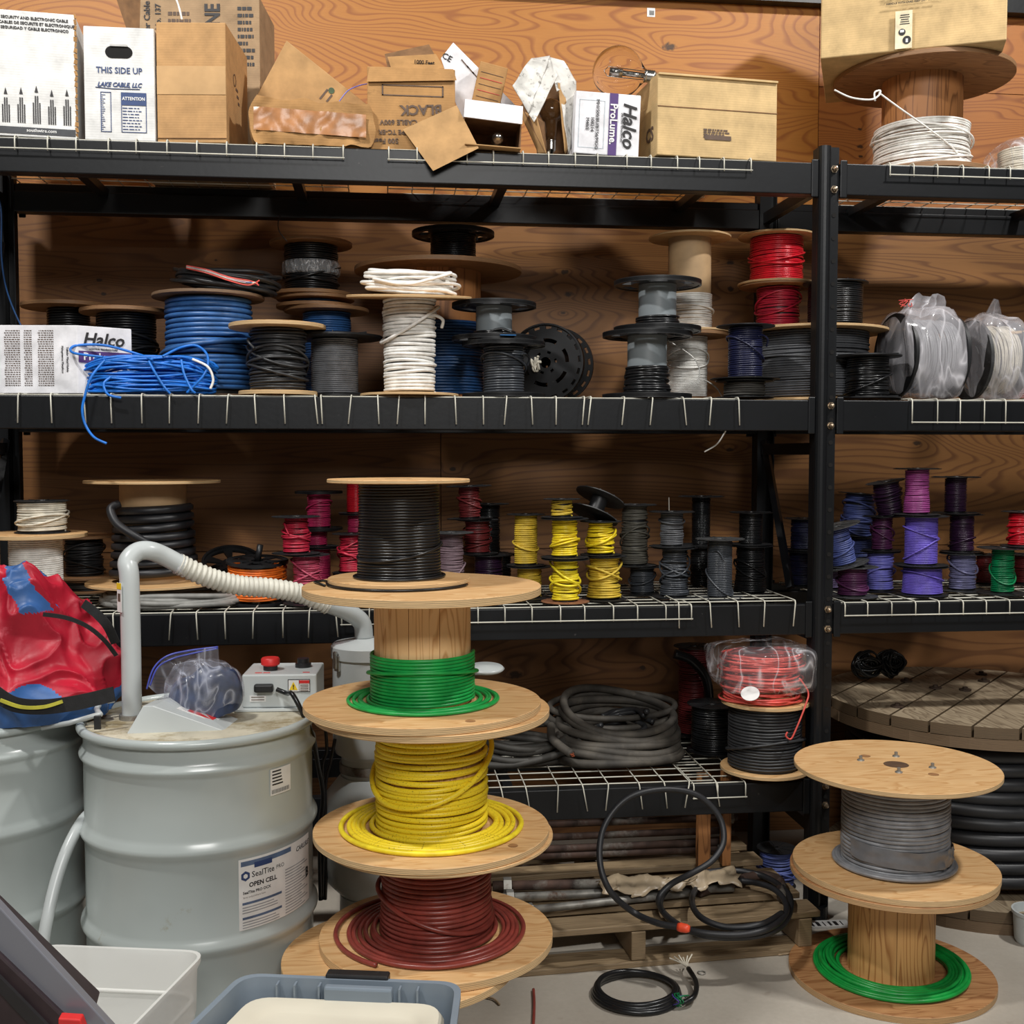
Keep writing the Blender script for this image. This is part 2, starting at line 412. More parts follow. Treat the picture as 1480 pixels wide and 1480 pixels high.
def winding(mb, z0, z1, R, wr, seg=40, k=6, messy=.3, bulge=0., pitch=1.0, seed=0, taper=0):
    rg = np.random.default_rng(seed); hgt = max(z1-z0-2*wr, wr)
    n = max(2, int(hgt/(2*wr*pitch))+1); N = n*seg
    t = np.linspace(0, n, N); th = 2*PI*t; s = np.linspace(0, 1, N)
    nk = n+2; ra = np.interp(t, np.arange(nk), rg.uniform(-1, 1, nk)); rb = np.interp(t, np.arange(nk), rg.uniform(-1, 1, nk))
    rc = np.interp(t, np.arange(nk), rg.uniform(0, 1, nk)); ph = np.interp(t, np.arange(nk), rg.uniform(0, 2*PI, nk))
    A = messy*wr*2.2*ra*np.clip(4*np.minimum(s, 1-s), 0, 1)
    z = z0+wr+hgt*s+A*np.sin(th+ph)
    z = np.clip(z, z0+wr*.9, z1-wr*.9)
    r = (R-wr)*(1+bulge*(1-s)**2.2+taper*s)+messy*wr*(.9*rb+.5*np.sin(2*th+ph))-messy*wr*.5
    P = np.stack([r*np.cos(th), r*np.sin(th), z], 1)
    U = np.tile([0, 0, 1.], (N, 1)); W = np.stack([np.cos(th), np.sin(th), 0*th], 1)
    mb.rings(P, U, W, np.full(N, wr), k, False, True)
    return mb
def strand(mb, z0, z1, R, wr, n, seed, k=6, slack=1.0):
    """loose crossing strands: tilted loops over the winding"""
    rg = np.random.default_rng(seed+99)
    for q in range(n):
        zc = rg.uniform(z0+(z1-z0)*.25, z0+(z1-z0)*.75); A = rg.uniform(.06, .26)*(z1-z0); ph = rg.uniform(0, 2*PI)
        A = min(A, zc-z0-wr, z1-wr-zc)
        th = np.linspace(0, 2*PI, 56, endpoint=False); rr = (R+wr*1.0)*(1+.02*np.sin(3*th+ph)*slack)
        P = np.stack([rr*np.cos(th), rr*np.sin(th), zc+A*np.sin(th+ph)], 1)
        mb.tube(P, wr, k, closed=True)
def loops(mb, z0, R0, R1, wr, n, seed, k=8, seg=64, stack=1):
    """flat loose loops lying on a flange"""
    rg = np.random.default_rng(seed+5)
    for q in range(n):
        f = q/max(1, n-1); Rr = R0+(R1-R0)*f; ecc = rg.uniform(-.5, .5)*(R1-R0)*.35; ph = rg.uniform(0, 2*PI)
        th = np.linspace(0, 2*PI, seg, endpoint=False)
        zz = z0+wr+wr*.9*abs(rg.normal())*stack*(1-f)+wr*.5*(1+np.sin(th+ph))*.8*stack
        rr = Rr+.25*ecc*np.sin(2*th+ph)
        P = np.stack([rr*np.cos(th)+ecc*math.cos(ph), rr*np.sin(th)+ecc*math.sin(ph), zz], 1)
        mb.tube(P, wr, k, closed=True)

PROXY = []
def spool(label, px, Y, z0, py_top, fpx, wpx, color, kind='plastic', name='wire_spool', cat='spool', wr=.0032, fill=(0, 1), messy=.35, bulge=0., extra=0,
          barrel=None, bmat=None, tilt=(0, 0), group=None, ft=None, fpx2=None, mat2=None, seed=None, h=None, R=None, WR=None, X=None, loose=None, taper=0, hole=None, botm=None, tail=None, on=None, flange_label=None, ttop=0):
    if on is not None: z0 = on['ztop']+.0005
    if X is None: X = X_at(px, Y, z0+.05)
    ztop = z0+h if h else Z_at(py_top, X, Y)
    hh = ztop-z0; zm = (z0+ztop)/2
    R = R or mpx(fpx, X, Y, zm)/2; WR = WR or mpx(wpx, X, Y, zm)/2
    seed = seed if seed is not None else len(PROXY)*13+5
    t = thing(name, label, cat, (X, Y, z0), (tilt[0], tilt[1], 0), group)
    nth = 48
    if kind in ('ply', 'aged', 'weathered'):
        ft = ft or max(.006, min(.014, R*.085)); fm = {'ply': m_rimp, 'aged': m_rimd, 'weathered': m_rimg}[kind]
        def fl(zc, Rr, mm, r0):
            mb = MB(); b = min(.0012, ft*.15); z_a = zc; z_b = zc+ft
            mb.lathe([(r0, z_a), (Rr-b, z_a), (Rr, z_a+b), (Rr, z_b-b), (Rr-b, z_b), (r0, z_b)], 72, close=True)
            return mb.build('flange', mm, t, auto=40, rot=(0, 0, 0)) if not (ttop and zc > 0) else mb.xf(Matrix.Translation((0, 0, -zc))).build('flange', mm, t, auto=40, loc=(0, 0, zc), rot=(ttop, 0, 0))
        r0 = hole if hole is not None else R*.12
        fl(hh-ft, R, fm, r0); fl(0, (fpx2 and mpx(fpx2, X, Y, z0)/2) or R, botm or fm, r0)
    else:
        ft = ft or max(.0022, R*.035); fm = m_blackp if kind != 'worn' else m_blackp2
        rb = min(WR*.9, R*.5)
        if kind == 'holes':
            ft = max(ft, R*.07)
            def fl(zc, Rr, mm):
                rad = [R*.1, rb*.55, rb*.9, Rr*.62, Rr*.84, Rr*.93, Rr]
                keep = lambda i, j: not (i == 3 and (j % 8) < 5) and not (i == 1 and (j % 12) < 6)
                mb = celldisc(rad, 48, keep, zc, zc+ft)
                mb.lathe([(Rr*.95, zc-ft*.25), (Rr, zc-ft*.25), (Rr, zc+ft*1.25), (Rr*.95, zc+ft*1.25)], 48, close=True)
                return mb.build('flange', mm, t, auto=35)
        else:
            def fl(zc, Rr, mm):
                mb = MB(); mb.lathe([(R*.1, zc), (Rr*.97, zc), (Rr, zc+ft*.3), (Rr, zc+ft*.9), (Rr*.96, zc+ft), (R*.1, zc+ft)], 40, close=True)
                for q in range(8):
                    a = q*PI/4; mb.box((math.cos(a)*Rr*.55, math.sin(a)*Rr*.55, zc+ft*1.25), (Rr*.8, .0022, ft*.6), (0, 0, a))
                mb.lathe([(R*.1, zc), (R*.26, zc), (R*.24, zc+ft*1.9), (R*.1, zc+ft*1.9)], 24, close=True)
                return mb.build('flange', mm, t, auto=35)
        if fpx and True:
            fl(hh-ft*1.9, R, fm); fl(0, (fpx2 and mpx(fpx2, X, Y, z0)/2) or R, mat2 or fm)
    a = ft; b = hh-ft*(1.0 if kind in ('ply', 'aged', 'weathered') else 1.9)
    br = barrel*WR if barrel else max(WR-wr*2.3, WR*.5)
    MB().lathe([(br*.55, a), (br, a), (br, b), (br*.55, b)], 40, close=True).build('barrel', bmat or m_blackp, t, auto=40)
    wa = a+(b-a)*fill[0]; wb = a+(b-a)*fill[1]
    mb = MB(); winding(mb, wa, wb, WR, wr, seg=40 if WR < .07 else 56, messy=messy, bulge=bulge, seed=seed, taper=taper)
    if extra: strand(mb, wa, wb, WR*(1+bulge*.3), wr, extra, seed)
    if loose:
        n_, R1 = loose; loops(mb, a, WR+wr, R1, wr, n_, seed)
    if tail:
        # a loose end hanging off the winding
        a0 = tail; zc = wa+(wb-wa)*.8
        pts = [((WR)*math.cos(a0-.5), (WR)*math.sin(a0-.5), zc), ((WR+wr)*math.cos(a0-.1), (WR+wr)*math.sin(a0-.1), zc+.004), (WR*1.25*math.cos(a0+.2), WR*1.25*math.sin(a0+.2), zc-.008), (WR*1.2*math.cos(a0+.4), WR*1.2*math.sin(a0+.4), zc-.03)]
        mb.tube(spline(pts, 6), wr, 6)
    mb.build('wire_winding', WC[color] if isinstance(color, str) else color, t, smooth=True)
    d = dict(o=t, X=X, Y=Y, z0=z0, ztop=ztop, R=R, WR=WR, hh=hh, ft=ft)
    PROXY.append((label, X, Y, z0, ztop, R, WR*(1+bulge), (fpx2 and mpx(fpx2, X, Y, z0)/2) or R)); return d

# ------------------------------------------------------------------ structure: wall, floor
WY = 4.42; YF = 3.54; YR = 4.17
SH1 = 2.49; SH2 = 1.728; SH3 = 1.059; SH4 = .469; BH = .10
XP = 1.437; XL = -1.30; XR = 4.05
def kn(lst, kr=None):
    o = []
    for px, py, r, a in lst:
        x, z = at_y(px, py, WY); o.append((x, z, r, a))
    return o
xa = at_y(1184, 100, WY)[0]; zb = at_y(1250, 128, WY)[1]; xm = at_y(637, 650, WY)[0]; zl = at_y(340, 797, WY)[1]
pw_top = plywood('plywood_orange', (190, 124, 50), (158, 92, 36), (3.1, 0, 1.7), (.5, 1, 2.2), 62, kn([(967, 68, .05, 6), (385, 72, .03, 4), (1010, 300, .02, 2)]), hi=(196, 132, 58))
pw_topr = plywood('plywood_orange_right', (178, 112, 52), (144, 82, 36), (9.3, 0, 4.7), (.45, 1, 2.4), 44, kn([(1243, 187, .018, 3), (1244, 212, .026, 3), (1244, 226, .018, 2)]))
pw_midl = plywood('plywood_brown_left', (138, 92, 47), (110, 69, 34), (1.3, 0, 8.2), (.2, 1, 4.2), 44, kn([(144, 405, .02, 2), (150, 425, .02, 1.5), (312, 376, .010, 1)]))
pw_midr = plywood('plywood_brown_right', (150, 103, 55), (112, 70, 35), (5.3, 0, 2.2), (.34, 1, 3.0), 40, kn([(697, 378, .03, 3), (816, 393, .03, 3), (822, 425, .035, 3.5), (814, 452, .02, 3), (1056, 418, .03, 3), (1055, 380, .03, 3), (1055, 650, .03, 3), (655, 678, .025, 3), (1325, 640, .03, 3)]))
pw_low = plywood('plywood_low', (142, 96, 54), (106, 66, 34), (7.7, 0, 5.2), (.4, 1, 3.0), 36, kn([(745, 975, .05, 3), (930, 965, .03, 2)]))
g = .0015
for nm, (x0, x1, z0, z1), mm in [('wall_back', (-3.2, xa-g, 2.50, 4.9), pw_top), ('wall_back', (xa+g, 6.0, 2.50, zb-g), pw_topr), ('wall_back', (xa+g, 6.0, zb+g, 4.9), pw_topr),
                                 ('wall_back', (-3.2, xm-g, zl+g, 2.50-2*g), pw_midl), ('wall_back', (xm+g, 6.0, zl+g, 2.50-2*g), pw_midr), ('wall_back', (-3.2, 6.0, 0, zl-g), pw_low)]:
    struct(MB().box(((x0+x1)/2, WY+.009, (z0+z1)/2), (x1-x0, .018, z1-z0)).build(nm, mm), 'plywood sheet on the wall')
struct(MB().box((1.4, WY+.06, 2.45), (9.2, .08, 4.9)).build('wall_backing', m_darkgap), 'dark framing behind the plywood')
struct(MB().box((1.4, 1.2, -.05), (9.4, 6.6, .1)).build('floor', m_conc), 'bare concrete floor')
zt = at_y(1140, 6, WY-.03)[1]
struct(MB().box((3.2, WY-.03, zt+.06), (5.6, .05, .12)).build('trim_1', m_black), 'dark rail across the top of the wall')
o = MB(); p = P3(941, 18, WY-.001); o.box((p.x, WY-.001, p.z), (.032, .001, .034)); tag(o.build('barcode_sticker', m_white), 'small white sticker with a barcode stuck on the upper plywood wall', 'sticker')
s_ = COL.objects[-1]
b = MB()
for q in range(7): b.box((p.x-.006+q*.0028, WY-.002, p.z-.002), (.0014, .001, .018))
b.build('barcode', m_ink, s_)

# ------------------------------------------------------------------ rack
rack = thing('storage_rack', 'black steel storage rack with bolted posts filling the whole wall', 'shelving', ((XL+XP)/2, (YF+YR)/2, 0))
RX, RY = rack.location.x, rack.location.y
def rp(mb, name, mat=m_black, **k):
    mb.xf(Matrix.Translation((-RX, -RY, 0))); return mb.build(name, mat, rack, **k)
PW = .05
def post(x, yf, ztop, front):
    mb = MB(); sgn = 1 if front else -1
    # channel post: rounded front column plus side plate with holes
    mb.box((x-.012, yf+sgn*.03, ztop/2), (.036, .055, ztop))
    mb.lathe([(.021, 0), (.021, ztop)], 16, (x-.012, yf+sgn*.006, 0))
    mb.box((x+.022, yf+sgn*.012, ztop/2), (.034, .004, ztop))
    mb.box((x+.0375, yf+sgn*.03, ztop/2), (.004, .036, ztop))
    if front: mb.lathe([(.038, 0), (.038, .045), (.03, .05)], 20, (x, yf+.02, 0))
    o = rp(mb, 'post')
    if front and x == XP:
        z = .12
        while z < ztop-.02:
            hb = MB(); hb.add(*_disc(0, 0, 0, .0075)); hb.build('bolt_hole', m_darkgap, o, loc=(x+.024-RX, yf+.012-.0035-RY, z)); z += .0735
    return o
def _disc(x, y, z, r, n=14):
    V = [(x+r*math.cos(2*PI*q/n), y, z+r*math.sin(2*PI*q/n)) for q in range(n)]; return V, [tuple(range(n))]
PT = SH1+.052
for x in (XP, XL, XR):
    post(x, YF-.002, PT, True); post(x, YR, PT, False)
def beam(x0, x1, z, y, front, bh=BH):
    mb = MB(); s = 1 if front else -1
    mb.box(((x0+x1)/2, y+s*.022, z-bh/2), (x1-x0, .040, bh)); mb.box(((x0+x1)/2, y+s*.050, z-bh/2-.014), (x1-x0, .018, bh-.028))
    for e in (x0+.012, x1-.012): mb.box((e, y+s*.001, z-bh/2), (.024, .006, bh+.02))
    rp(mb, 'beam', bevel=.003)
lev = [(SH1, XL, XP), (SH2, XL, XP), (SH3, XL, XP), (SH4, XL, XP), (SH1, XP, XR), (SH2, XP, XR), (SH3, XP, XR)]
for z, x0, x1 in lev:
    beam(x0+.04, x1-.032, z, YF, True); beam(x0+.04, x1-.032, z, YR, False)
    n = 4
    for q in range(n):
        xx = x0+(x1-x0)*(q+.5)/n
        rp(MB().box((xx, (YF+YR)/2, z-.030), (.032, YR-YF-.09, .028)), 'cross_bar')
    # bolts at the front right post
for z in (SH1, SH2, SH3, SH4):
    for dz in (-.018, -.083):
        for x in (XP,):
            mb = MB(); mb.lathe([(.0, .012), (.008, .012), (.0095, .009), (.0095, .002), (.013, .002), (.013, 0)], 6, (0, 0, 0))
            mb.lathe([(.0055, 0), (.0055, .019), (0, .021)], 12)
            mb.xf(Matrix.Translation((x+.022, YF-.005+.01, z+dz))@Matrix.Rotation(PI/2, 4, 'X'))
            rp(mb, 'bolt', m_bolt, auto=30)
# side frames
for x in (XP, XL, XR):
    for z in (.3, 1.57, 2.43, .95): rp(MB().box((x-.005, (YF+YR)/2, z), (.025, YR-YF-.11, .04)), 'side_strut')
    for z0, z1 in ((1.08, 1.6), (1.7, 2.28), (.34, .93)):
        mb = MB(); mb.tube([(x-.004, YR-.06, z1), (x-.004, YF+.28, z0)], .016, 4); rp(mb, 'diagonal_brace')

# wire decks
def deck(x0, x1, z, drop, lower, label, y1=None, pitch=.0822, jitter=.012, y0=YF-.006, splay=.0):
    rg = random.Random(int((x0+z*7)*1000)); mb = MB(); r = .0022; zt = z+.0065; y1 = y1 or YR-.02
    t = thing('wire_deck', label, 'wire deck', ((x0+x1)/2, (y0+y1)/2, z), group=None); ox, oy, oz = t.location
    n = max(2, int((x1-x0)/pitch)); xs = [x0+.004+(x1-x0-.008)*i/n+rg.uniform(-jitter, jitter)*(0 < i < n) for i in range(n+1)]
    fr = []
    for x in xs:
        lean = rg.uniform(-splay, splay)
        pts = [(x, y1, zt), (x, y0+.012, zt), (x, y0+.002, zt-.001), (x+lean*.1, y0-.004, zt-.008), (x+lean, y0-.005, zt-drop)]
        mb.tube([(a-ox, b_-oy, c-oz) for a, b_, c in pts], r, 5)
    ny = 8
    for q in range(ny+1):
        y = y0+.02+(y1-y0-.03)*q/ny
        mb.tube([(x0-ox, y-oy, zt-2*r-oz), (x1-ox, y-oy, zt-2*r-oz)], r, 5)
    o = mb.build('mesh_grid', m_deck, t, smooth=True)
    if lower:
        mb = MB(); mb.tube([(x0-ox, y0-.0085-oy, zt-drop+.004-oz), (x1-ox, y0-.0085-oy, zt-drop+.004-oz)], r, 5); mb.build('front_wire', m_deck, t, smooth=True)
    return t
def XF(px, z): return X_at(px, YF, z)
deck(XL+.05, XF(498, SH1), SH1, .045, True, 'white wire deck of the top shelf under the white and brown cartons, left', jitter=.004)
deck(XF(560, SH1), XF(1086, SH1), SH1, .045, True, 'white wire deck of the top shelf under the torn cartons and bulb box', jitter=.008)
deck(XF(1283, SH1), XR-.06, SH1, .045, True, 'white wire deck of the top shelf right of the post, under the wooden reel', jitter=.006)
deck(XL+.05, XF(457, SH2), SH2, .09, False, 'wire deck of the second shelf under the blue cable bundle', splay=.01)
deck(XF(462, SH2), XF(846, SH2), SH2, .09, False, 'wire deck of the second shelf under the tall white cable spool', splay=.01)
deck(XF(852, SH2), XF(1068, SH2), SH2, .09, False, 'wire deck of the second shelf under the grey-cored black spools', splay=.012)
deck(XF(1315, SH2), XR-.06, SH2, .082, True, 'wire deck of the second shelf under the plastic wrapped reels')
deck(XL+.05, XF(487, SH3), SH3, .085, False, 'wire deck of the third shelf under the thick black cable spool', splay=.01)
deck(XF(492, SH3), XF(1000, SH3), SH3, .05, True, 'wire deck of the third shelf under the yellow wire spools', jitter=.006)
deck(XF(978, SH3), XF(1150, SH3), SH3+.009, .085, False, 'wire deck of the third shelf beside the middle post, bent ends hanging', splay=.012)
deck(XF(1218, SH3), XR-.06, SH3, .048, True, 'wire deck of the third shelf under the violet and blue spools', jitter=.006)
deck(XF(640, SH4), XF(1035, SH4), SH4+.009, .085, False, 'wire deck of the lowest shelf under the coiled heavy cable', splay=.02)
deck(XF(1000, SH4), XF(1078, SH4), SH4, .05, True, 'short wire deck of the lowest shelf under the grey-black cable reel')
# boards showing beneath the decks: thin deck surface levels used by objects
D1 = SH1+.009; D2 = SH2+.009; D3 = SH3+.009; D4 = SH4+.018
# ------------------------------------------------------------------ second shelf: cable spools
S = spool
g2 = 'cable spools on the second shelf'
S('black cable spool with brown flanges, furthest left on the second shelf', 101, 4.16, D2, 441, 128, 60, 'black', 'aged', wr=.0045, messy=.1)
S('black cable spool with brown wooden flanges standing just left of the big blue cable reel', 184, 3.96, D2, 449, 128, 84, 'black', 'aged', fpx2=100, wr=.0045, messy=.3, extra=2)
bl = S('big reel of blue cable with dirty wooden flange, carrying a bundle of black cable', 303, 3.86, D2, 428, 158, 124, 'blue', 'weathered', fpx2=130, name='cable_reel', wr=.0085, messy=.25, extra=1, ft=.01)
S('black cable spool with pale wooden flanges in front of the big blue reel', 402, 3.66, D2, 470, 138, 82, 'charcoal', 'ply', fpx2=112, wr=.0045, messy=1.0, extra=4, tail=-2.6)
S('clear grey wire spool with black plastic flanges, left of the tall white cable spool', 484, 3.80, D2, 482, 138, 68, 'grey', 'plastic', fpx2=112, wr=.0032, messy=.12, ft=.010)
a6 = S('blue wire spool with brown wooden flanges under the stacked black tape-wrapped spool', 473, 4.12, D2, 447, 121, 70, 'blue', 'aged', wr=.004, messy=.3)
a6b = S('short wooden spool pinched between the blue spool and the tape-wrapped black spool', 456, 4.12, 0, 430, 112, 70, 'blue', 'aged', on=a6, wr=.004)
a7 = S('black wire spool wrapped with clear tape, topmost of its stack behind the white cable', 450, 4.12, 0, 351, 118, 78, 'black', 'aged', on=a6b, wr=.004, messy=.5, extra=2)
mb = MB(); mb.lathe([(a7['WR']*1.02, .075), (a7['WR']*1.07, .082), (a7['WR']*1.06, .115), (a7['WR']*1.02, .122)], 40); mb.build('clear_tape', m_tape, a7['o'], smooth=True)
aw = S('tall spool of thick white cable with thin wooden flanges at the shelf front', 592, 3.67, D2, 428, 180, 78, 'white', 'ply', wr=.0056, messy=.6, extra=1, fpx2=142, ft=.008, tail=-.4, ttop=.11)
a9 = S('large wooden reel of deep blue cable standing behind the tall white spool', 634, 4.08, D2, 389, 240, 132, 'deep_blue', 'aged', name='cable_reel', wr=.0052, messy=.2, fill=(0, .6), barrel=.93, bmat=m_staved, ft=.016, fpx2=130)
S('black wire spool with black plastic flanges, on top of the large wooden reel', 655, 4.08, 0, 333, 119, 66, 'black', 'holes', on=a9, wr=.0032, messy=.15)
a12 = S('dark grey wire spool with black flanges under the scrap of blue tape', 728, 3.68, D2, 492, 120, 60, 'darkslate', 'holes', wr=.0042, messy=.2, extra=1, tail=-.2)
mb = MB(); mb.box((0, 0, 0), (.05, .028, .0015)); mb.build('blue_tape', plain('blue_tape', (38, 120, 190), .5), a12['o'], loc=(0, -a12['R']*.86, a12['hh']+.004))
gb = plain('grey_core', (128, 136, 140), .45, 0, .05, 6)
S('nearly empty black-flanged spool with a grey core, above the blue tape scrap', 714, 3.70, 0, 436, 122, 62, 'black', 'holes', on=a12, wr=.0042, fill=(0, .22), barrel=.84, bmat=gb, messy=.7, extra=0, tail=-1.2)
a15 = S('nearly empty black-flanged spool with a grey core and glossy black wire, lower of its pair', 935, 3.68, D2, 478, 129, 66, 'black', 'holes', wr=.0042, fill=(0, .5), barrel=.86, bmat=gb, messy=.8, bulge=.12)
S('nearly empty black-flanged spool with a grey core, upper of its pair', 950, 3.70, 0, 404, 126, 64, 'black', 'holes', on=a15, wr=.0042, fill=(0, .28), barrel=.85, bmat=gb, messy=.8, bulge=.1)
a17 = S('white wire spool with loose curling ends, lower one behind the grey-cored spools', 992, 3.93, D2, 482, 118, 60, 'white', 'aged', wr=.003, messy=.2, extra=2)
S('tall tan cardboard-cored spool half wound with white wire, under a round wooden flange', 996, 3.93, 0, 343, 118, 66, 'white', 'ply', on=a17, wr=.0035, fill=(0, .40), barrel=.93, bmat=m_core, messy=.35, extra=1, ft=.007)
a21 = S('big grey wire reel with a pale wooden flange behind the middle post', 1168, 3.91, D2, 479, 222, 168, 'slate', 'ply', fpx2=190, name='cable_reel', wr=.0042, messy=.35, extra=1, ft=.009)
a19 = S('red wire spool with wooden flanges, lower of the red pair on the big grey reel', 1124, 3.94, 0, 413, 110, 62, 'crimson', 'aged', on=a21, wr=.0035, messy=.6, extra=2, ft=.007)
S('bright red wire spool with wooden flanges, upper of the red pair', 1122, 3.94, 0, 341, 110, 76, 'red', 'ply', on=a19, wr=.0035, messy=.4, extra=2, ft=.007)
S('black wire spool with black plastic flanges on the big grey reel behind the post', 1207, 3.80, 0, 407, 92, 78, 'black', 'plastic', on=a21, wr=.0035, messy=.3, ft=.006)
a22 = S('short dark spool hidden low behind the shelf edge, under the navy wire spool', 1076, 3.64, D2, 549, 84, 60, 'dusty_black', 'plastic', wr=.004)
S('glossy navy wire spool with black flanges left of the big grey reel', 1077, 3.64, 0, 470, 84, 50, 'navy', 'plastic', on=a22, wr=.0034, messy=.25, extra=1, tail=-.6, fpx2=100)
S('small black wire spool with square black flanges just right of the middle post', 1254, 3.66, D2, 511, 94, 62, 'black', 'plastic', wr=.0038, messy=.6, ft=.007, extra=1)
S('dusty pink wire spool at the far right end of the second shelf', 1478, 3.82, D2, 482, 80, 56, 'dusty_pink', 'ply', wr=.0035, messy=.2)

# black reel lying on edge, side facing out
X, Z = at_y(797, 518, 3.99); r = mpx(55, X, 3.99, Z)
t = thing('empty_reel', 'black plastic reel standing on edge, its holed round side facing out', 'reel', (X, 3.99, D2+r), (PI/2+.02, 0, -.38))
rad = [r*.14, r*.24, r*.30, r*.52, r*.62, r*.80, r*.86, r*.93, r]
keep = lambda i, j: not (i == 3 and j % 12 < 7) and not (i == 1 and j % 12 < 4) and not (i == 6 and j % 4 < 2)
mb = celldisc(rad, 72, keep, -.006, .006); mb.lathe([(r*.96, -.014), (r, -.014), (r, .014), (r*.96, .014)], 72, close=True); mb.build('flange', m_blackp, t, auto=35, loc=(0, 0, .085))
mb = celldisc(rad, 72, keep, -.006, .006); mb.build('flange', m_blackp, t, auto=35, loc=(0, 0, -.085))
MB().lathe([(r*.42, -.08), (r*.5, -.08), (r*.5, .08), (r*.42, .08)], 40, close=True).build('barrel', m_blackp, t, auto=35)
mb = MB(); winding(mb, -.075, .03, r*.66, .004, messy=.9, seed=4); mb.build('wire_winding', WC['black'], t, smooth=True)
mb = MB()
for q in range(5): mb.tube(spline([(RNG.uniform(-.05, -.01), RNG.uniform(-.03, .02), .092+RNG.uniform(0, .01)) for _ in range(5)], 6), .004, 5)
mb.build('cable_scrap', WC['cream'], t, smooth=True)

# bundle of black cable on the big blue reel
def bundle(name, label, cat, mat, wr, cx, cy, z0, a, b, n, hgt, seed, parent=None, group=None, rotz=0, rot=(0, 0), closed=True, spread=.25, flat=1.0):
    rg = np.random.default_rng(seed); t = thing(name, label, cat, (cx, cy, z0), (rot[0], rot[1], rotz), group); mb = MB()
    for q in range(n):
        ea = a*(1-spread*rg.uniform(0, 1)); eb = b*(1-spread*rg.uniform(0, 1)); zz = wr+max(0, hgt-2*wr)*(q/max(1, n-1))
        th = np.linspace(0, 2*PI, 48, endpoint=False); p1, p2 = rg.uniform(0, 2*PI, 2)
        ox, oy = rg.uniform(-1, 1, 2)*wr*1.5
        P = np.stack([ea*np.sign(np.cos(th))*np.abs(np.cos(th))**flat*(1+.03*np.sin(2*th+p1))+ox, eb*np.sin(th)*(1+.05*np.sin(3*th+p2))+oy, np.clip(zz+wr*1.3*np.sin(th+p1)+wr*.8*np.sin(2*th+p2), wr, hgt+wr)], 1)
        mb.tube(P, wr, 7, closed=True)
    o = mb.build('coil', mat, t, smooth=True); return t
zt_ = bl['ztop']
t = bundle('cable_bundle', 'flattened bundle of black cable lying on top of the big blue reel', 'cable', WC['charcoal'], .0065, X_at(327, 3.86, zt_+.03), 3.86, zt_+.004, .178, .085, 15, .062, 3, rot=(0, .10), flat=.7)
t.location.z += .016
mb = MB(); rg = random.Random(5)
for c_, k_ in (('coral', 3), ('cream', 2), ('blue', 1)):
    mb = MB()
    for q in range(k_):
        z_ = rg.uniform(.0, .03); mb.tube(spline([(-.12, -.085, .045+z_*.3), (-.05, -.105, .034+z_*.4), (.02, -.11, .018+z_*.4), (.07+rg.uniform(0, .03), -.112, .010+z_*.5), (.09+rg.uniform(0, .03), -.115, .03-z_*.6)], 8), .0024, 5)
    mb.build('bare_wires', WC[c_], t, smooth=True)

# white cable bundle on the white spool
t = bundle('cable_bundle', 'loose folded bundle of white cable lying on the tall white spool', 'cable', WC['white'], .0056, X_at(592, 3.67, aw['ztop']+.03), 3.67, aw['ztop']+.001, .155, .05, 13, .07, 8, spread=.35, flat=.8, rot=(0, .06))
t.location.z += .008
mb = MB(); mb.tube(spline([(-.12, -.05, .03), (-.02, -.065, .018), (.06, -.06, .04), (.13, -.055, .066)], 8), .0056, 7); mb.build('loose_end', WC['white'], t, smooth=True)

# bright blue cable hank at front left, with tail over the edge
YB = 3.60; cx, cz = at_y(212, 540, YB)
t = thing('cable_hank', 'tied hank of bright blue cable at the shelf edge, its tail hanging over the beam', 'cable', (cx, YB+.045, D2))
mb = MB(); rg = np.random.default_rng(12); hw = mpx(98, cx, YB, D2); hh_ = mpx(62, cx, YB, D2)
for q in range(62):
    L = hw*rg.uniform(.80, 1.0); D = rg.uniform(.02, .062); zc = .006+(hh_-.02)*rg.uniform(.0, 1.); dz = rg.uniform(-.012, .012)
    th = np.linspace(0, 2*PI, 56, endpoint=False); p1, p2 = rg.uniform(0, 6.28, 2)
    zmid = zc*(1-.25*np.cos(th)**4)
    P = np.stack([L*np.sign(np.cos(th))*np.abs(np.cos(th))**.7, D*np.sin(th)*(1+.2*np.sin(2*th+p1)), np.clip(zmid+dz*np.cos(th)+.006*np.sin(3*th+p2), .006, hh_)], 1)
    mb.tube(P, .0038, 6, closed=True)
def lp(pts, r=.0040, closed=False):
    mb.tube([Vector(q)-Vector(t.location) for q in spline([P3(*p) for p in pts], 10, closed)], r, 7, closed=closed)
lp([(148, 516, 3.55), (106, 510, 3.57), (108, 500, 3.60), (150, 499, 3.61), (200, 512, 3.61), (220, 520, 3.56)])
lp([(235, 515, 3.56), (262, 502, 3.60), (285, 500, 3.60), (300, 515, 3.57), (296, 540, 3.54), (270, 568, 3.54)])
lp([(152, 520, 3.53), (132, 545, 3.515), (122, 575, 3.51), (119, 595, 3.51), (124, 615, 3.51), (136, 632, 3.505), (154, 641, 3.50)])
lp([(215, 522, 3.54), (225, 540, 3.525), (238, 560, 3.52), (246, 569, 3.525)])
lp([(262, 520, 3.54), (266, 540, 3.525), (276, 562, 3.52), (282, 568, 3.525)])
lp([(160, 545, 3.53), (150, 555, 3.52), (156, 570, 3.515), (175, 575, 3.515)])
mb.build('cable_loops', WC['bright_blue'], t, smooth=True)
mb = MB(); mb.tube([Vector(q)-Vector(t.location) for q in spline([P3(278, 519, 3.535), P3(300, 530, 3.53), P3(308, 548, 3.53), P3(304, 562, 3.53)], 8)], .004, 6)
mb.build('cable_tie', WC['white'], t, smooth=True)

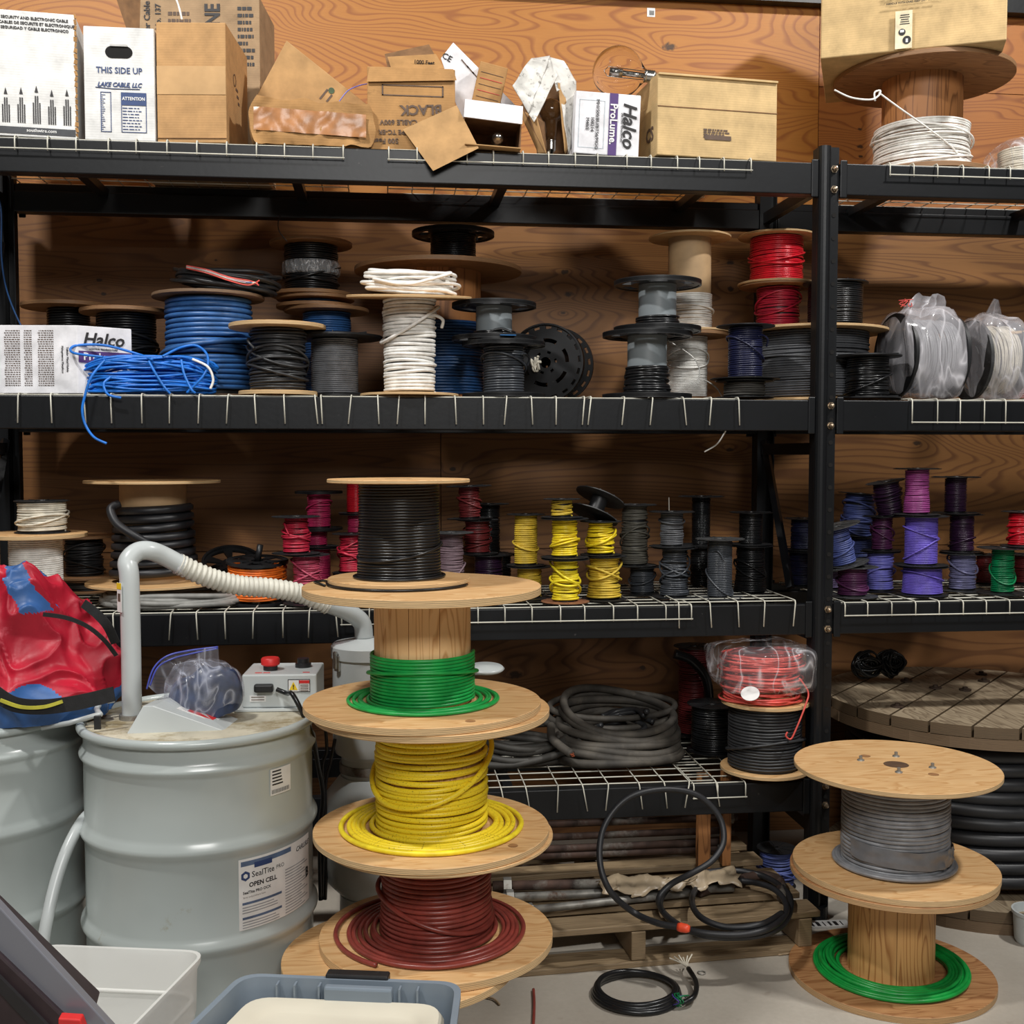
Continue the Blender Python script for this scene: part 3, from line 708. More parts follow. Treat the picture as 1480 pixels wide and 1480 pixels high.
# hanging thin blue cable at the far left, white end under the second shelf beam
def cable(name, label, pts, r, mat, n=8, k=7, parent=None, cat='cable'):
    p0 = Vector(pts[0]); mb = MB(); mb.tube([Vector(q)-p0 for q in spline(pts, n)], r, k)
    o = mb.build(name, mat, parent, smooth=True, loc=p0)
    if parent is None: tag(o, label, cat)
    return o
cable('hanging_cable', 'thin blue cable hanging down in front of the far left rear post', [P3(-12, 258, 3.75), P3(1, 300, 3.76), P3(2, 370, 3.78), P3(10, 420, 3.8), P3(30, 470, 3.82), P3(60, 520, 3.84)], .0028, WC['deep_blue'])
cable('white_cable_tail', 'stray white cable end dangling behind the second shelf beam', [P3(1060, 600, 3.66), P3(1047, 626, 3.67), P3(1036, 642, 3.68), P3(1018, 653, 3.68)], .0025, WC['white'])
cable('curled_white_wire', 'loose white wire end curling down from the two white spools', [P3(965, 492, 3.78), P3(1000, 515, 3.77), P3(1011, 535, 3.76), P3(1008, 555, 3.75), P3(1015, 548, 3.75), P3(1035, 560, 3.74), P3(1045, 576, 3.74)], .0022, WC['white'])
cable('hooked_black_wire', 'thin black wire sticking up above the tape-wrapped spool', [P3(415, 349, 3.93), P3(404, 335, 3.93), P3(402, 322, 3.93), P3(406, 310, 3.93)], .0018, WC['black'])

# two reels in clear plastic bags
def bag_blob(mb, cx, cy, z0, rx, ry, hz, seed, amp=.02, nu=64, nv=40, sq=.75, freq=9):
    V = []; Fc = []
    for i in range(nv+1):
        v = i/nv*PI
        for j in range(nu):
            u = 2*PI*j/nu; f = lambda c: math.copysign(abs(c)**sq, c)
            x = f(math.sin(v))*f(math.cos(u)); y = f(math.sin(v))*f(math.sin(u)); z = -f(math.cos(v))
            p = Vector((x*rx, y*ry, z*hz))
            nn = noise.noise(Vector((p.x*freq+seed, p.y*freq, p.z*freq*.5))); n2 = noise.noise(Vector((p.x*freq*3+seed, p.y*freq*3, p.z*freq)))
            k = 1+amp/rx*((1-abs(nn)*3)*.8+n2*.5)
            V.append((cx+p.x*k, cy+p.y*k, max(z0+.001, z0+hz+p.z*k)))
    for i in range(nv):
        for j in range(nu): Fc.append((i*nu+j, i*nu+(j+1) % nu, (i+1)*nu+(j+1) % nu, (i+1)*nu+j))
    return mb.add(V, Fc)
def side_reel(px0, px1, pyt, pyb, Y, label, rotz, seed, dark):
    X, _ = at_y((px0+px1)/2, 540, Y); z0 = D2+.004; R_ = (Z_at(pyt, X, Y)-z0)/2; W_ = mpx(px1-px0, X, Y, z0+R_)/2*.84
    t = thing('bagged_reel', label, 'reel', (X, Y, z0), (0, 0, rotz)); q = Matrix.Translation((0, 0, R_))@Matrix.Rotation(PI/2, 4, 'Y')
    for s in (-1, 1):
        mb = MB(); rad = [R_*.15, R_*.3, R_*.4, R_*.7, R_*.85, R_*.96]; mb = celldisc(rad, 60, lambda i, j: not (i == 2 and j % 12 < 6), s*(W_-.012)-.004, s*(W_-.012)+.004)
        mb.lathe([(R_*.92, s*(W_-.012)-.006), (R_*.97, s*(W_-.012)-.006), (R_*.97, s*(W_-.012)+.006), (R_*.92, s*(W_-.012)+.006)], 60, close=True)
        mb.xf(q).build('flange', m_blackp if dark else m_blackp2, t, auto=35)
    MB().lathe([(R_*.35, -W_+.015), (R_*.42, -W_+.015), (R_*.42, W_-.015), (R_*.35, W_-.015)], 32, close=True).xf(q).build('barrel', m_blackp, t, auto=35)
    mb = MB(); winding(mb, -W_+.02, W_-.02, R_*.84, .0038, messy=.8, seed=seed, seg=48); mb.xf(q).build('wire_winding', WC['lavender_grey'] if False else WC['grey'] if dark else WC['cream'], t, smooth=True)
    mb = MB(); bag_blob(mb, 0, 0, 0, W_*1.05, R_*.97, R_*1.02, seed, .012, sq=.55)
    return t, mb, X, R_, W_
t, mb, X, R_, W_ = side_reel(1278, 1384, 452, 573, 3.76, 'larger reel sealed in a creased clear plastic bag, left of two bagged reels', .06, 11, True)
# gathered bag top
mb.add(*(lambda: (lambda P: (P, [(i, i+1, i+8, i+7) for r_ in range(4) for i in range(r_*7, r_*7+6)]))([((-.09+.030*c+.01*r_)*(1-.10*r_), .012*math.sin(c*2.3+r_), 2*R_-.01+.018*r_+.008*math.sin(c*1.7)) for r_ in range(5) for c in range(7)]))())
mb.build('plastic_bag', m_filmg, t, smooth=True)
mb = MB()
for q in range(5): mb.tube(spline([(-.07+RNG.uniform(-.02, .03), -.01+RNG.uniform(-.01, .01), 2*R_+.03+RNG.uniform(-.015, .015)) for _ in range(4)], 6), .0015, 5)
mb.build('red_print', WC['coral'], t, smooth=True)
t, mb, X, R_, W_ = side_reel(1389, 1466, 462, 573, 3.84, 'smaller pale reel sealed in a creased clear bag with an upright twisted tail', .04, 23, False)
mb.hexa([(-.03, -.015, 2*R_-.02), (.05, -.015, 2*R_-.02), (.05, .015, 2*R_-.02), (-.03, .015, 2*R_-.02)], [(.018, -.004, 2*R_+.075), (.034, -.004, 2*R_+.07), (.034, .004, 2*R_+.07), (.018, .004, 2*R_+.075)])
mb.build('plastic_bag', m_filmg, t, smooth=True)

# ------------------------------------------------------------------ third shelf
def S3(label, px, pyb, pyt, fpx, wpx, color, on=None, **k):
    if on is not None: return S(label, px, k.pop('Y', on['Y']), 0, pyt, fpx, wpx, color, on=on, **k)
    if 'Y' not in k:
        k['Y'] = min(4.02, max(3.62, at_z(px, pyb, D3)[1]))
    k.pop('on', None); Y = k.pop('Y'); return S(label, px, Y, D3, pyt, fpx, wpx, color, **k)
c2 = S3('white cable spool with pale wooden flanges behind the red bag, far left', 53, 868, 770, 142, 74, 'white', Y=3.68, kind='ply', wr=.0032, messy=.1)
c2 = c2
S3('cream wire spool with black flanges, on top of the far left white spool', 61, 0, 722, 76, 68, 'cream', on=c2, wr=.0034, messy=.5, extra=2)
c3b = S3('short dark spool under the black wire spool left of the thick black cable', 126, 852, 835, 78, 64, 'dusty_black', Y=4.10, kind='aged', wr=.004, messy=.6)
S3('black wire spool with wooden flanges beside the far left white spool', 122, 0, 773, 90, 54, 'charcoal', on=c3b, kind='aged', wr=.004, messy=.7, extra=2)
c4c = X_at(240, 3.80, D3)
t = bundle('cable_coil', 'flat coil of light grey flat cable under the thick black cable spool', 'cable', WC['flat_grey'], .0085, X_at(252, 3.74, D3), 3.76, D3, .235, .195, 7, .036, 31, spread=.12)
S('tall wooden spool wound with thick black cable, behind the grey vent pipe', 223, 3.80, D3+.058, 694, 190, 116, 'thick_black', 'ply', name='cable_reel', wr=.0145, messy=.12, fill=(0, .8), barrel=.80, bmat=m_core, ft=.009, bulge=.12)
cable('thick_cable_end', 'thick black cable end leaning down across its spool', [P3(172, 728, 3.66), P3(160, 736, 3.64), P3(168, 756, 3.62), P3(190, 772, 3.62), P3(212, 785, 3.635), P3(235, 800, 3.65)], .0135, WC['thick_black'], k=10)
# orange wire on open cage reel
X, Y = at_z(378, 868, D3); Y = 3.76; X = X_at(372, Y, D3)
t = thing('cage_reel', 'orange wire on an open black cage reel beside the ribbed hose', 'reel', (X, Y, D3+.003), (.10, 0, .2))
r = mpx(44, X, Y, D3)
mb = MB(); winding(mb, .008, .122, r*.97, .004, messy=.5, seed=77); mb.build('wire_winding', WC['orange'], t, smooth=True)
for zz in (.0, .128):
    mb = celldisc([r*.2, r*.32, r*.85, r*.98], 48, lambda i, j: not (i == 1 and j % 8 < 5), zz, zz+.005); mb.lathe([(r*.96, zz-.002), (r*1.0, zz-.002), (r*1.0, zz+.007), (r*.96, zz+.007)], 48, close=True); mb.build('cage_flange', m_blackp, t, auto=35)
MB().lathe([(r*.5, .006), (r*.55, .006), (r*.55, .128), (r*.5, .128)], 32, close=True).build('barrel', m_blackp, t, auto=35)
mb = MB(); mb.tube([(0, 0, .13), (.01, 0, .185)], .01, 12); mb.build('handle', m_blackp, t, smooth=True)
X = X_at(338, 4.0, D3)
t = thing('cage_reel', 'black open cage reel tilted behind the orange wire reel', 'reel', (X, 3.96, D3+.1), (.5, .1, 0))
mb = celldisc([.02, .035, .085, .1], 48, lambda i, j: not (i == 1 and j % 8 < 5), 0, .007); mb.lathe([(.094, -.01), (.102, -.01), (.102, .017), (.094, .017)], 48, close=True); mb.build('cage_flange', m_blackp, t, auto=35)
mb = celldisc([.02, .035, .085, .1], 48, lambda i, j: not (i == 1 and j % 8 < 5), -.06, -.053); mb.build('cage_flange', m_blackp, t, auto=35)
MB().lathe([(.03, -.055), (.04, -.055), (.04, .002), (.03, .002)], 24, close=True).build('barrel', m_blackp, t, auto=35)

# red and pink spools
p = S3('pink wire spool, bottom of the red stack behind the end of the ribbed hose', 443, 872, 800, 68, 40, 'rose', wr=.0032, messy=.8, extra=2)
p = S3('crimson wire spool leaning loops, left of the magenta spools', 428, 0, 745, 70, 36, 'crimson', on=p, wr=.003, messy=.7, extra=3, bulge=.15, tail=-2.4)
p = S3('magenta wire spool at the back, lowest of its stack', 462, 848, 790, 60, 32, 'magenta', Y=4.05, wr=.003, messy=.2)
p = S3('dark magenta wire spool, middle of the back stack', 458, 0, 765, 62, 30, 'magenta', on=p, wr=.003, messy=.2)
S3('magenta wire spool, topmost of the back stack left of the big black spool', 461, 0, 708, 68, 34, 'magenta', on=p, wr=.003, messy=.5, extra=1, kind='holes')
p = S3('crimson wire spool, lowest one touching the left edge of the big black spool', 509, 866, 828, 56, 36, 'darkplum', wr=.003)
p = S3('bright crimson wire spool with loose turns, left edge of the big black spool', 508, 0, 770, 56, 36, 'crimson', on=p, wr=.0032, messy=.9, extra=3, bulge=.12)
p = S3('magenta wire spool half hidden by the top flange of the big black spool', 515, 848, 790, 50, 30, 'magenta', Y=4.0, wr=.003)
p = S3('small magenta spool in the stack left of the big black spool', 515, 0, 742, 50, 26, 'magenta', on=p, wr=.003)
S3('glossy red wire spool, topmost beside the big black spool', 514, 0, 689, 50, 26, 'red', on=p, wr=.0022, messy=.1)

# mauve and brown spools right of the big black spool
p = S3('dark brown wire spool, lowest of the maroon stack', 706, 862, 800, 66, 42, 'darkplum', Y=3.84, wr=.0032, messy=.5)
p = S3('maroon wire spool with crossing turns, middle of the maroon stack', 690, 0, 750, 62, 38, 'maroon', on=p, wr=.003, messy=.8, extra=3)
S3('maroon wire spool, topmost of the maroon stack', 679, 0, 701, 66, 32, 'maroon', on=p, wr=.003, messy=.7, extra=2, tilt=(0, -.03))
p = S3('small black spool lying low behind the maroon stack', 722, 850, 800, 56, 34, 'black', Y=4.08, wr=.003, messy=.4)
p = S3('black spool behind the maroon stack, its flange showing on the right', 706, 0, 727, 60, 34, 'black', on=p, wr=.003, messy=.4)
p = S3('grey-mauve wire spool touching the right edge of the big black spool', 652, 858, 768, 66, 36, 'mauve', Y=3.72, wr=.003, messy=.6, extra=1, h=None, bulge=.15, kind='worn')

# yellow spools
p = S3('mustard wire spool, lower left one of the yellow group', 765, 872, 817, 66, 36, 'mustard', Y=3.74, wr=.0034, messy=.4)
S3('tall mustard wire spool, upper left one of the yellow group', 760, 0, 742, 56, 34, 'mustard', on=p, wr=.0034, messy=.2, extra=1, h=None)
fb = plain('brown_flange', (132, 88, 62), .6)
y2 = S3('yellow wire spool on a brown square base, front of the yellow group', 817, 875, 806, 70, 40, 'yellow', Y=3.63, wr=.004, messy=.8, extra=3, mat2=fb)
y2 = S3('yellow wire spool with one crossing strand, middle of the yellow group', 816, 0, 748, 70, 38, 'bright_yellow', on=y2, wr=.0038, messy=.5, extra=2)
S3('nearly hidden olive wire spool, topmost of the yellow group', 812, 0, 720, 54, 32, 'mustard', on=y2, wr=.0032, messy=.8, fpx2=62)
y3 = S3('wide mustard wire spool, lower right one of the yellow group', 873, 872, 802, 66, 44, 'mustard', Y=3.68, wr=.004, messy=.6, extra=2, bulge=.18)
y3 = S3('bright yellow wire spool with slack turns, upper right of the yellow group', 868, 0, 752, 60, 38, 'bright_yellow', on=y3, wr=.004, messy=.8, extra=2, bulge=.14)
# tilted black spool on it
X = X_at(862, 3.72, y3['ztop'])
t = thing('wire_spool', 'black ribbed spool lying tilted on the yellow spools', 'spool', (X, 3.72, y3['ztop']+.042), (-.25, .42, 0))
for zz in (0, .035):
    mb = MB(); rr = mpx(37, X, 3.72, 1.35); mb.lathe([(.008, zz), (rr, zz), (rr, zz+.003), (.008, zz+.003)], 40, close=True)
    for q in range(10): mb.box((math.cos(q*PI/5)*rr*.55, math.sin(q*PI/5)*rr*.55, zz+.0045), (rr*.85, .003, .003), (0, 0, q*PI/5))
    if zz == 0: mb.xf(Matrix.Translation((0, 0, -.03)))
    mb.build('flange', m_blackp2, t, auto=35)
MB().lathe([(.02, -.028), (.028, -.028), (.028, .036), (.02, .036)], 24, close=True).build('barrel', m_blackp, t, auto=35)

# grey and black spools
p = S3('black wire spool under the tall olive-grey one', 928, 872, 817, 60, 36, 'darkslate', Y=3.82, wr=.0032, messy=.5, extra=1)
S3('tall olive-grey wire spool with slanting turns', 917, 0, 728, 64, 38, 'olive_grey', on=p, wr=.0032, messy=.8, extra=2, kind='worn', h=None, bulge=.08)
p = S3('slate wire spool with loose bottom turns, lower of the pair', 975, 865, 790, 66, 38, 'darkslate', Y=3.72, wr=.0034, messy=.9, extra=3, bulge=.16)
pn = S3('slate wire spool, upper of the pair with a pin standing on it', 971, 0, 738, 66, 34, 'slate', on=p, wr=.0032, messy=.5, extra=1)
MB().tube([(-.01, 0, pn['hh']), (-.011, 0, pn['hh']+.045)], .0016, 6).build('pin', WC['cream'], pn['o'])
p = S3('black wire spool at the back, lower of the glossy stack', 1014, 850, 788, 60, 34, 'black', Y=4.0, wr=.003, messy=.4)
S3('glossy black wire spool, tallest point of the dark group', 1013, 0, 716, 66, 27, 'black', on=p, wr=.0028, messy=.15)
S3('dark slate wire spool with even turns and grey flanges, front of the dark group', 1040, 0, 777, 71, 36, 'darkslate', Y=3.68, wr=.003, messy=.1, kind='worn', extra=1, tail=-2)
p = S3('wide black wire spool with trailing turns, lower one by the diagonal brace', 1084, 858, 787, 64, 40, 'black', Y=3.80, wr=.003, messy=.5, extra=2, bulge=.22)
S3('black wire spool, upper one in front of the rear post', 1085, 0, 739, 62, 34, 'black', on=p, wr=.0028, messy=.3)
p = S3('navy wire spool in the shadow left of the middle post, lower one', 1160, 850, 795, 60, 40, 'navy', Y=3.98, wr=.003)
S3('navy wire spool in the shadow left of the middle post, upper one', 1162, 0, 748, 58, 38, 'navy', on=p, wr=.003, messy=.4)

# violet and blue spools, right bay
p = S3('plum wire spool, lowest one next to the middle post', 1232, 872, 817, 72, 42, 'plum', Y=3.66, wr=.0034, messy=.3, extra=1, kind='worn')
p2 = S3('purple-grey wire spool half hidden by the middle post', 1206, 870, 822, 60, 40, 'purple_grey', Y=3.88, wr=.0034, messy=.3)
S3('slate blue wire spool tilted on the lower plum spool by the post', 1221, 0, 757, 70, 36, 'slateblue', on=p, wr=.0034, messy=.4, kind='worn', tilt=(0, -.25), extra=1)
p = S3('light periwinkle wire spool with uneven turns, second from the post', 1272, 868, 796, 56, 38, 'periwinkle', Y=3.80, wr=.0036, messy=.6, extra=1)
p = S3('plum wire spool resting on the light periwinkle one', 1275, 0, 745, 56, 30, 'plum', on=p, wr=.0032, messy=.6, extra=2)
S3('very dark purple wire spool leaning behind the orchid one', 1288, 0, 694, 56, 38, 'darkplum', on=p, wr=.0032, messy=.8, extra=2, tilt=(0, -.18))
p = S3('slate blue wire spool at the back by the post, lower one', 1248, 850, 775, 62, 44, 'slateblue', Y=4.02, wr=.0034, messy=.4)
S3('slate blue wire spool with tangled turns, highest one by the post', 1238, 0, 712, 62, 44, 'slateblue', on=p, wr=.0034, messy=.9, extra=4, tilt=(0, .08))
p = S3('wide violet wire spool, lowest of the tall centre stack', 1333, 872, 817, 72, 54, 'violet', Y=3.68, wr=.0028, messy=.15, extra=1, bulge=.06)
p = S3('violet wire spool with thick loose loops, middle of the tall centre stack', 1331, 0, 744, 76, 46, 'violet', on=p, wr=.003, messy=.12, extra=2)
S3('orchid wire spool, topmost of the tall centre stack', 1325, 0, 676, 66, 34, 'orchid', on=p, wr=.0034, messy=.3, bulge=.12)
p = S3('lavender grey wire spool with a whitish flange, right of the violet stack', 1391, 868, 798, 66, 38, 'lavender_grey', Y=3.78, wr=.0036, messy=.6, extra=1, kind='worn')
p = S3('dark plum wire spool, middle of the stack with the whitish flange', 1390, 0, 742, 60, 34, 'darkplum', on=p, wr=.003, messy=.4, extra=1)
S3('dark purple wire spool, topmost with white dust on its flange', 1381, 0, 688, 68, 31, 'darkplum', on=p, wr=.003, messy=.3)
p = S3('green wire spool with a white flange on the third shelf', 1449, 868, 790, 72, 32, 'dark_green', Y=3.68, wr=.0034, messy=.4, extra=1)
S3('red wire spool half out of frame on the green spool', 1478, 0, 738, 60, 40, 'red', on=p, wr=.0034, messy=.7, extra=2)
S3('small dark red spool between the lavender and the green spools', 1424, 852, 800, 44, 26, 'maroon', Y=3.96, wr=.003, messy=.5)
S3('dark red spool at the right edge behind the green one', 1482, 852, 800, 60, 40, 'maroon', Y=3.96, wr=.003, messy=.5)
# ------------------------------------------------------------------ lowest shelf
Y = 3.64
dk = S('charcoal cable reel with pale plywood flanges hanging slightly over the lowest shelf', 1105, Y, D4, 1010, 126, 106, 'charcoal', 'ply', name='cable_reel', wr=.0052, messy=.3, extra=1, ft=.012)
# coral wire coil in film on top
zt_ = dk['ztop']; X = X_at(1100, Y, zt_)
t = bundle('wire_coil', 'coral red wire coil in torn clear film on the charcoal cable reel', 'cable', WC['coral'], .0036, X, Y, zt_+.001, .138, .138, 40, .16, 44, spread=.28)
mb = MB(); bag_blob(mb, 0, 0, .035, .168, .15, .078, 3, .012, sq=.42, freq=9); mb.build('plastic_film', m_film, t, smooth=True)
mb = MB(); mb.tube([Vector(q)-Vector(t.location) for q in spline([P3(1155, 980, 3.52), P3(1168, 1000, 3.51), P3(1164, 1020, 3.50), P3(1150, 1055, 3.49), P3(1143, 1068, 3.49), P3(1136, 1064, 3.49), P3(1138, 1058, 3.49)], 8)], .003, 6); mb.build('loose_end', WC['coral'], t, smooth=True)
mb = MB(); mb.lathe([(0, 0), (.03, 0), (.03, .002), (0, .002)], 28); mb.build('round_sticker', m_white, t, loc=(-.085, -.139, .048), rot=(PI/2-.9, 0, -.45))
# big coil of heavy cable
Yc = 3.86; X = X_at(890, Yc, D4)
t = thing('heavy_cable_coil', 'coil of thick dusty black power cable lying on the lowest shelf', 'cable', (X, Yc, D4), (0, 0, 0))
rg = np.random.default_rng(21); mb = MB()
for q in range(7):
    f = q/6; a = .228-.036*f+rg.uniform(-.006, .006); b_ = .205-.045*f+rg.uniform(-.006, .006); th = np.linspace(0, 2*PI, 84, endpoint=False); p1 = rg.uniform(0, 6.28)
    zc = .016+.135*f
    P = np.stack([a*np.cos(th)+.02*f, b_*np.sin(th)+.015+.03*f+.008*np.sin(2*th+p1), np.clip(zc+.045*np.sin(th)*f-.02*np.cos(th)*f+.008*np.sin(2*th+p1), .015, .4)], 1)
    mb.tube(P, .0145, 10, closed=True)
for q in range(4):   # strays at the back
    th = np.linspace(0, 2*PI, 60, endpoint=False); P = np.stack([(.20+.01*q)*np.cos(th)+.01*q-.02, .10*np.sin(th)+.11, .05+.035*q+.05*np.sin(th)*.5+0*th], 1); mb.tube(P, .0115, 8, closed=True)
ib = MB()
for q in range(9):
    a0 = rg.uniform(0, 6.28); pts = [(.13*math.cos(a0+k*.8)*(1-.2*k)+rg.uniform(-.02, .02), .10*math.sin(a0+k*.8)*(1-.2*k)+.02, .05+.012*q+.02*math.sin(k+q)) for k in range(4)]
    ib.tube(spline(pts, 8), .009, 8)
ib.build('inner_cables', WC['charcoal'], t, smooth=True)
mb.tube(spline([(-.235, -.02, .12), (-.245, -.11, .10), (-.225, -.17, .085), (-.195, -.215, .07)], 8), .0145, 10)
mb.build('cable_loops', plain('dusty_rubber', (70, 66, 60), .7, 0, .3, 12, .2, 60, dirt=((96, 90, 80), 14, .58)), t, smooth=True)
mb = MB()
for q in range(16):
    a0, r0 = RNG.uniform(0, 6.28), RNG.uniform(.0, .009); mb.tube([(-.195+r0*math.cos(a0), -.213, .07+r0*math.sin(a0)), (-.192+r0*math.cos(a0), -.221, .068+r0*math.sin(a0))], .0014, 5)
mb.build('copper_strands', plain('copper', (190, 110, 80), .4, .6), t)
t = bundle('cable_heap', 'low heap of dusty black cables behind the big reel stack, lowest shelf', 'cable', WC['dusty_black'], .013, X_at(742, 3.9, D4), 3.88, D4, .24, .17, 8, .10, 62, spread=.4)
p = S('black wire spool behind the coiled heavy cable, lower shelf shadow', 1030, 3.90, D4, 1015, 74, 62, 'black', 'plastic', wr=.004, messy=.4)
S('red wire spool standing at the back of the lowest shelf', 1003, 4.14, D4, 1010, 60, 46, 'maroon', 'plastic', wr=.004, messy=.4, h=.34)
X = X_at(990, 4.0, .9)
cable('thick_cable_stub', 'thick black cable end poking up at the back of the lowest shelf', [P3(975, 945, 4.05), P3(1000, 955, 4.05), P3(1022, 985, 4.05), P3(1025, 1040, 4.06)], .018, WC['black'], k=9)

# ------------------------------------------------------------------ floor: pallet and pipes under the rack
PZ0 = PZ(740, 1416, 0); PZ1 = PZ(1228, 1375, 0)
ang = math.atan2(PZ1.y-PZ0.y, PZ1.x-PZ0.x); L = .0
e1 = PZ(1190, 1380, 0); px0 = PZ(620, 1424, 0)
L = (e1-px0).length; t = thing('pallet', 'grey weathered wooden pallet sticking out from under the rack', 'pallet', (px0.x, px0.y, 0), (0, 0, ang))
PH = .13; DP = .78
for y_, w_ in ((.055, .11), (.20, .10), (.34, .10), (.5, .10), (.66, .12)):
    MB().box((L/2, y_, PH-.01), (L, w_-.012, .02)).build('top_board', m_pallet, t, bevel=.003)
for y_ in (.05, .4, .72): MB().box((L/2, y_, .009), (L, .1, .018)).build('bottom_board', m_pallet, t, bevel=.003)
for x_ in (.03, L*.52, L-.05): MB().box((x_, DP/2-.01, .064), (.045, DP-.03, .088)).build('stringer', m_pallet, t, bevel=.003)
def P_floor(px, py, z): return PZ(px, py, z)
def rod(label, a, b, r, mat, nut=0, name='steel_rod'):
    a, b = Vector(a), Vector(b); t = thing(name, label, 'pipe', a); d = (b-a)
    mb = MB(); mb.tube([(0, 0, 0), d*.5, d], r, 12); mb.build('shaft', mat, t, smooth=True)
    R_ = d.to_track_quat('Z', 'Y').to_matrix().to_4x4()
    for e, dd in ((0, 1), (1, -1)):
        if nut & (1 << e):
            mb = MB(); mb.lathe([(r*.5, 0), (r*1.75, 0), (r*1.75, r*1.6), (r*.5, r*1.6)], 6, close=True); mb.xf(Matrix.Translation(d*(1.0*e)+d.normalized()*(dd*.035))@R_); mb.build('hex_nut', m_galv, t, auto=30)
    return t
hd = [(1192, 'topmost'), (1211, 'second from the top'), (1228, 'third from the top'), (1243, 'lowest')]
for i, (py, w_) in enumerate(hd):
    Y = 3.80-.0*i; x0, z0 = at_y(775-8*i, py, Y); x1, _ = at_y(1065-5*i, py, Y)
    z0 = max(z0, .16)
    rod('rusty steel anchor rod with hex nut end, %s of the racked ones' % w_, (x0, Y, z0), (x1, Y, z0), .0125, m_rust, 2)
for i, px in enumerate((1016, 1048)):
    p = P3(px, 1240, 3.70+.03*i); MB
    o = MB().box((0, 0, .165), (.042-.012*i, .032, .33)).build('wood_stake', m_staved, None, loc=(p.x, 3.70+.03*i, PH)); tag(o, ['upright wooden stake holding the rods, left one', 'thinner upright wooden stake holding the rods, right one'][i], 'wood')
for i in range(5):
    pass
rods = [((712, 1262, 3.55), (1075, 1285, 3.50), .016, 'thick rusted rod with galvanised end lying on the pallet, rearmost'),
        ((716, 1275, 3.46), (1060, 1275, 3.46), .014, 'galvanised rod with square nut lying on the pallet, middle one'),
        ((745, 1301, 3.36), (1000, 1277, 3.44), .012, 'long anchor rod with double nut, front one on the pallet')]
for (a, b_, r, lb) in rods:
    A = P3(*a); B = P3(*b_); A.z = max(A.z, PH+r*1.8); B.z = max(B.z, PH+r*1.8)
    A = Vector((X_at(a[0], a[2], PH+.03), a[2], PH+r*1.8)); B = Vector((X_at(b_[0], b_[2], PH+.03), b_[2], PH+r*1.8)); rod(lb, A, B, r, m_rust if 'rust' in lb else m_galv, 1)
# bent pipe
cable('bent_pipe', 'rusty pipe with a bent end lying on the pallet', [PZ(1010, 1290, PH+.02), PZ(1080, 1268, PH+.02), PZ(1110, 1266, PH+.02), PZ(1128, 1275, PH+.02), PZ(1130, 1298, PH+.02)], .016, m_rust, cat='pipe')
# crumpled wrapping plastic on the rods
mb = MB(); nx, ny = 44, 10; V = []
x0 = X_at(862, 3.5, .2); x1 = X_at(1058, 3.5, .2)
for j in range(ny+1):
    for i in range(nx+1):
        u, v = i/nx, j/ny; nn = noise.noise(Vector((u*9, v*3, 1.3))); n2 = noise.noise(Vector((u*25, v*8, 5)))
        V.append((x0+(x1-x0)*u+.02*n2, 3.40+.13*v*(.7+.3*math.sin(u*9))+.03*nn, PH+.045+.025*math.sin(PI*v)+.018*nn+.008*n2+.01*u))
mb.add(V, [(j*(nx+1)+i, j*(nx+1)+i+1, (j+1)*(nx+1)+i+1, (j+1)*(nx+1)+i) for j in range(ny) for i in range(nx)])
o = mb.build('wrapping_sheet', plain('dirty_sheet', (158, 142, 118), .35, 0, .15, 8), None, smooth=True); tag(o, 'crumpled dirty translucent sheet lying across the rods', 'plastic sheet')
sm = o.modifiers.new('thick', 'SOLIDIFY'); sm.thickness = .002

# arching black cable with orange cap
t = thing('power_cable', 'thick black cable on the pallet rising in a tall loop, orange end cap', 'cable', PZ(960, 1345, PH))
O = Vector(t.location); mb = MB()
def pz(px, py, Y): return P3(px, py, Y)-O
pts = [PZ(982, 1340, PH+.06)-O, PZ(950, 1334, PH+.06)-O, PZ(915, 1318, PH+.07)-O, pz(882, 1288, 3.17), pz(867, 1245, 3.2), pz(873, 1195, 3.25), pz(905, 1155, 3.28), pz(955, 1141, 3.30), pz(1005, 1148, 3.31), pz(1038, 1178, 3.30), pz(1046, 1215, 3.27), pz(1030, 1243, 3.25), pz(1000, 1262, 3.25), pz(970, 1278, 3.27), pz(952, 1300, 3.26)]
rest = [(965, 1325), (1010, 1350), (1070, 1355), (1120, 1345), (1141, 1320), (1138, 1290), (1100, 1265), (1050, 1258), (1000, 1265), (965, 1285), (955, 1312), (990, 1342), (1060, 1351), (1115, 1340), (1137, 1312), (1115, 1283), (1060, 1272), (1015, 1277), (1000, 1300), (1012, 1325), (1050, 1340), (1100, 1336), (1130, 1320)]
for i, (a, b_) in enumerate(rest): q = PZ(a, b_, PH+.016+.010*(i//6)+.01*(i % 2)); pts.append(q-O)
mb.tube(spline(pts, 8), .0095, 10); mb.build('cable_loops', WC['thick_black'], t, smooth=True)
d = (pts[0]-pts[1]).normalized(); mb = MB(); mb.tube([pts[0]-d*.005, pts[0]+d*.004, pts[0]+d*.022, pts[0]+d*.03], [.0115, .0135, .0125, .009], 12); mb.build('end_cap', m_orcap, t, smooth=True)

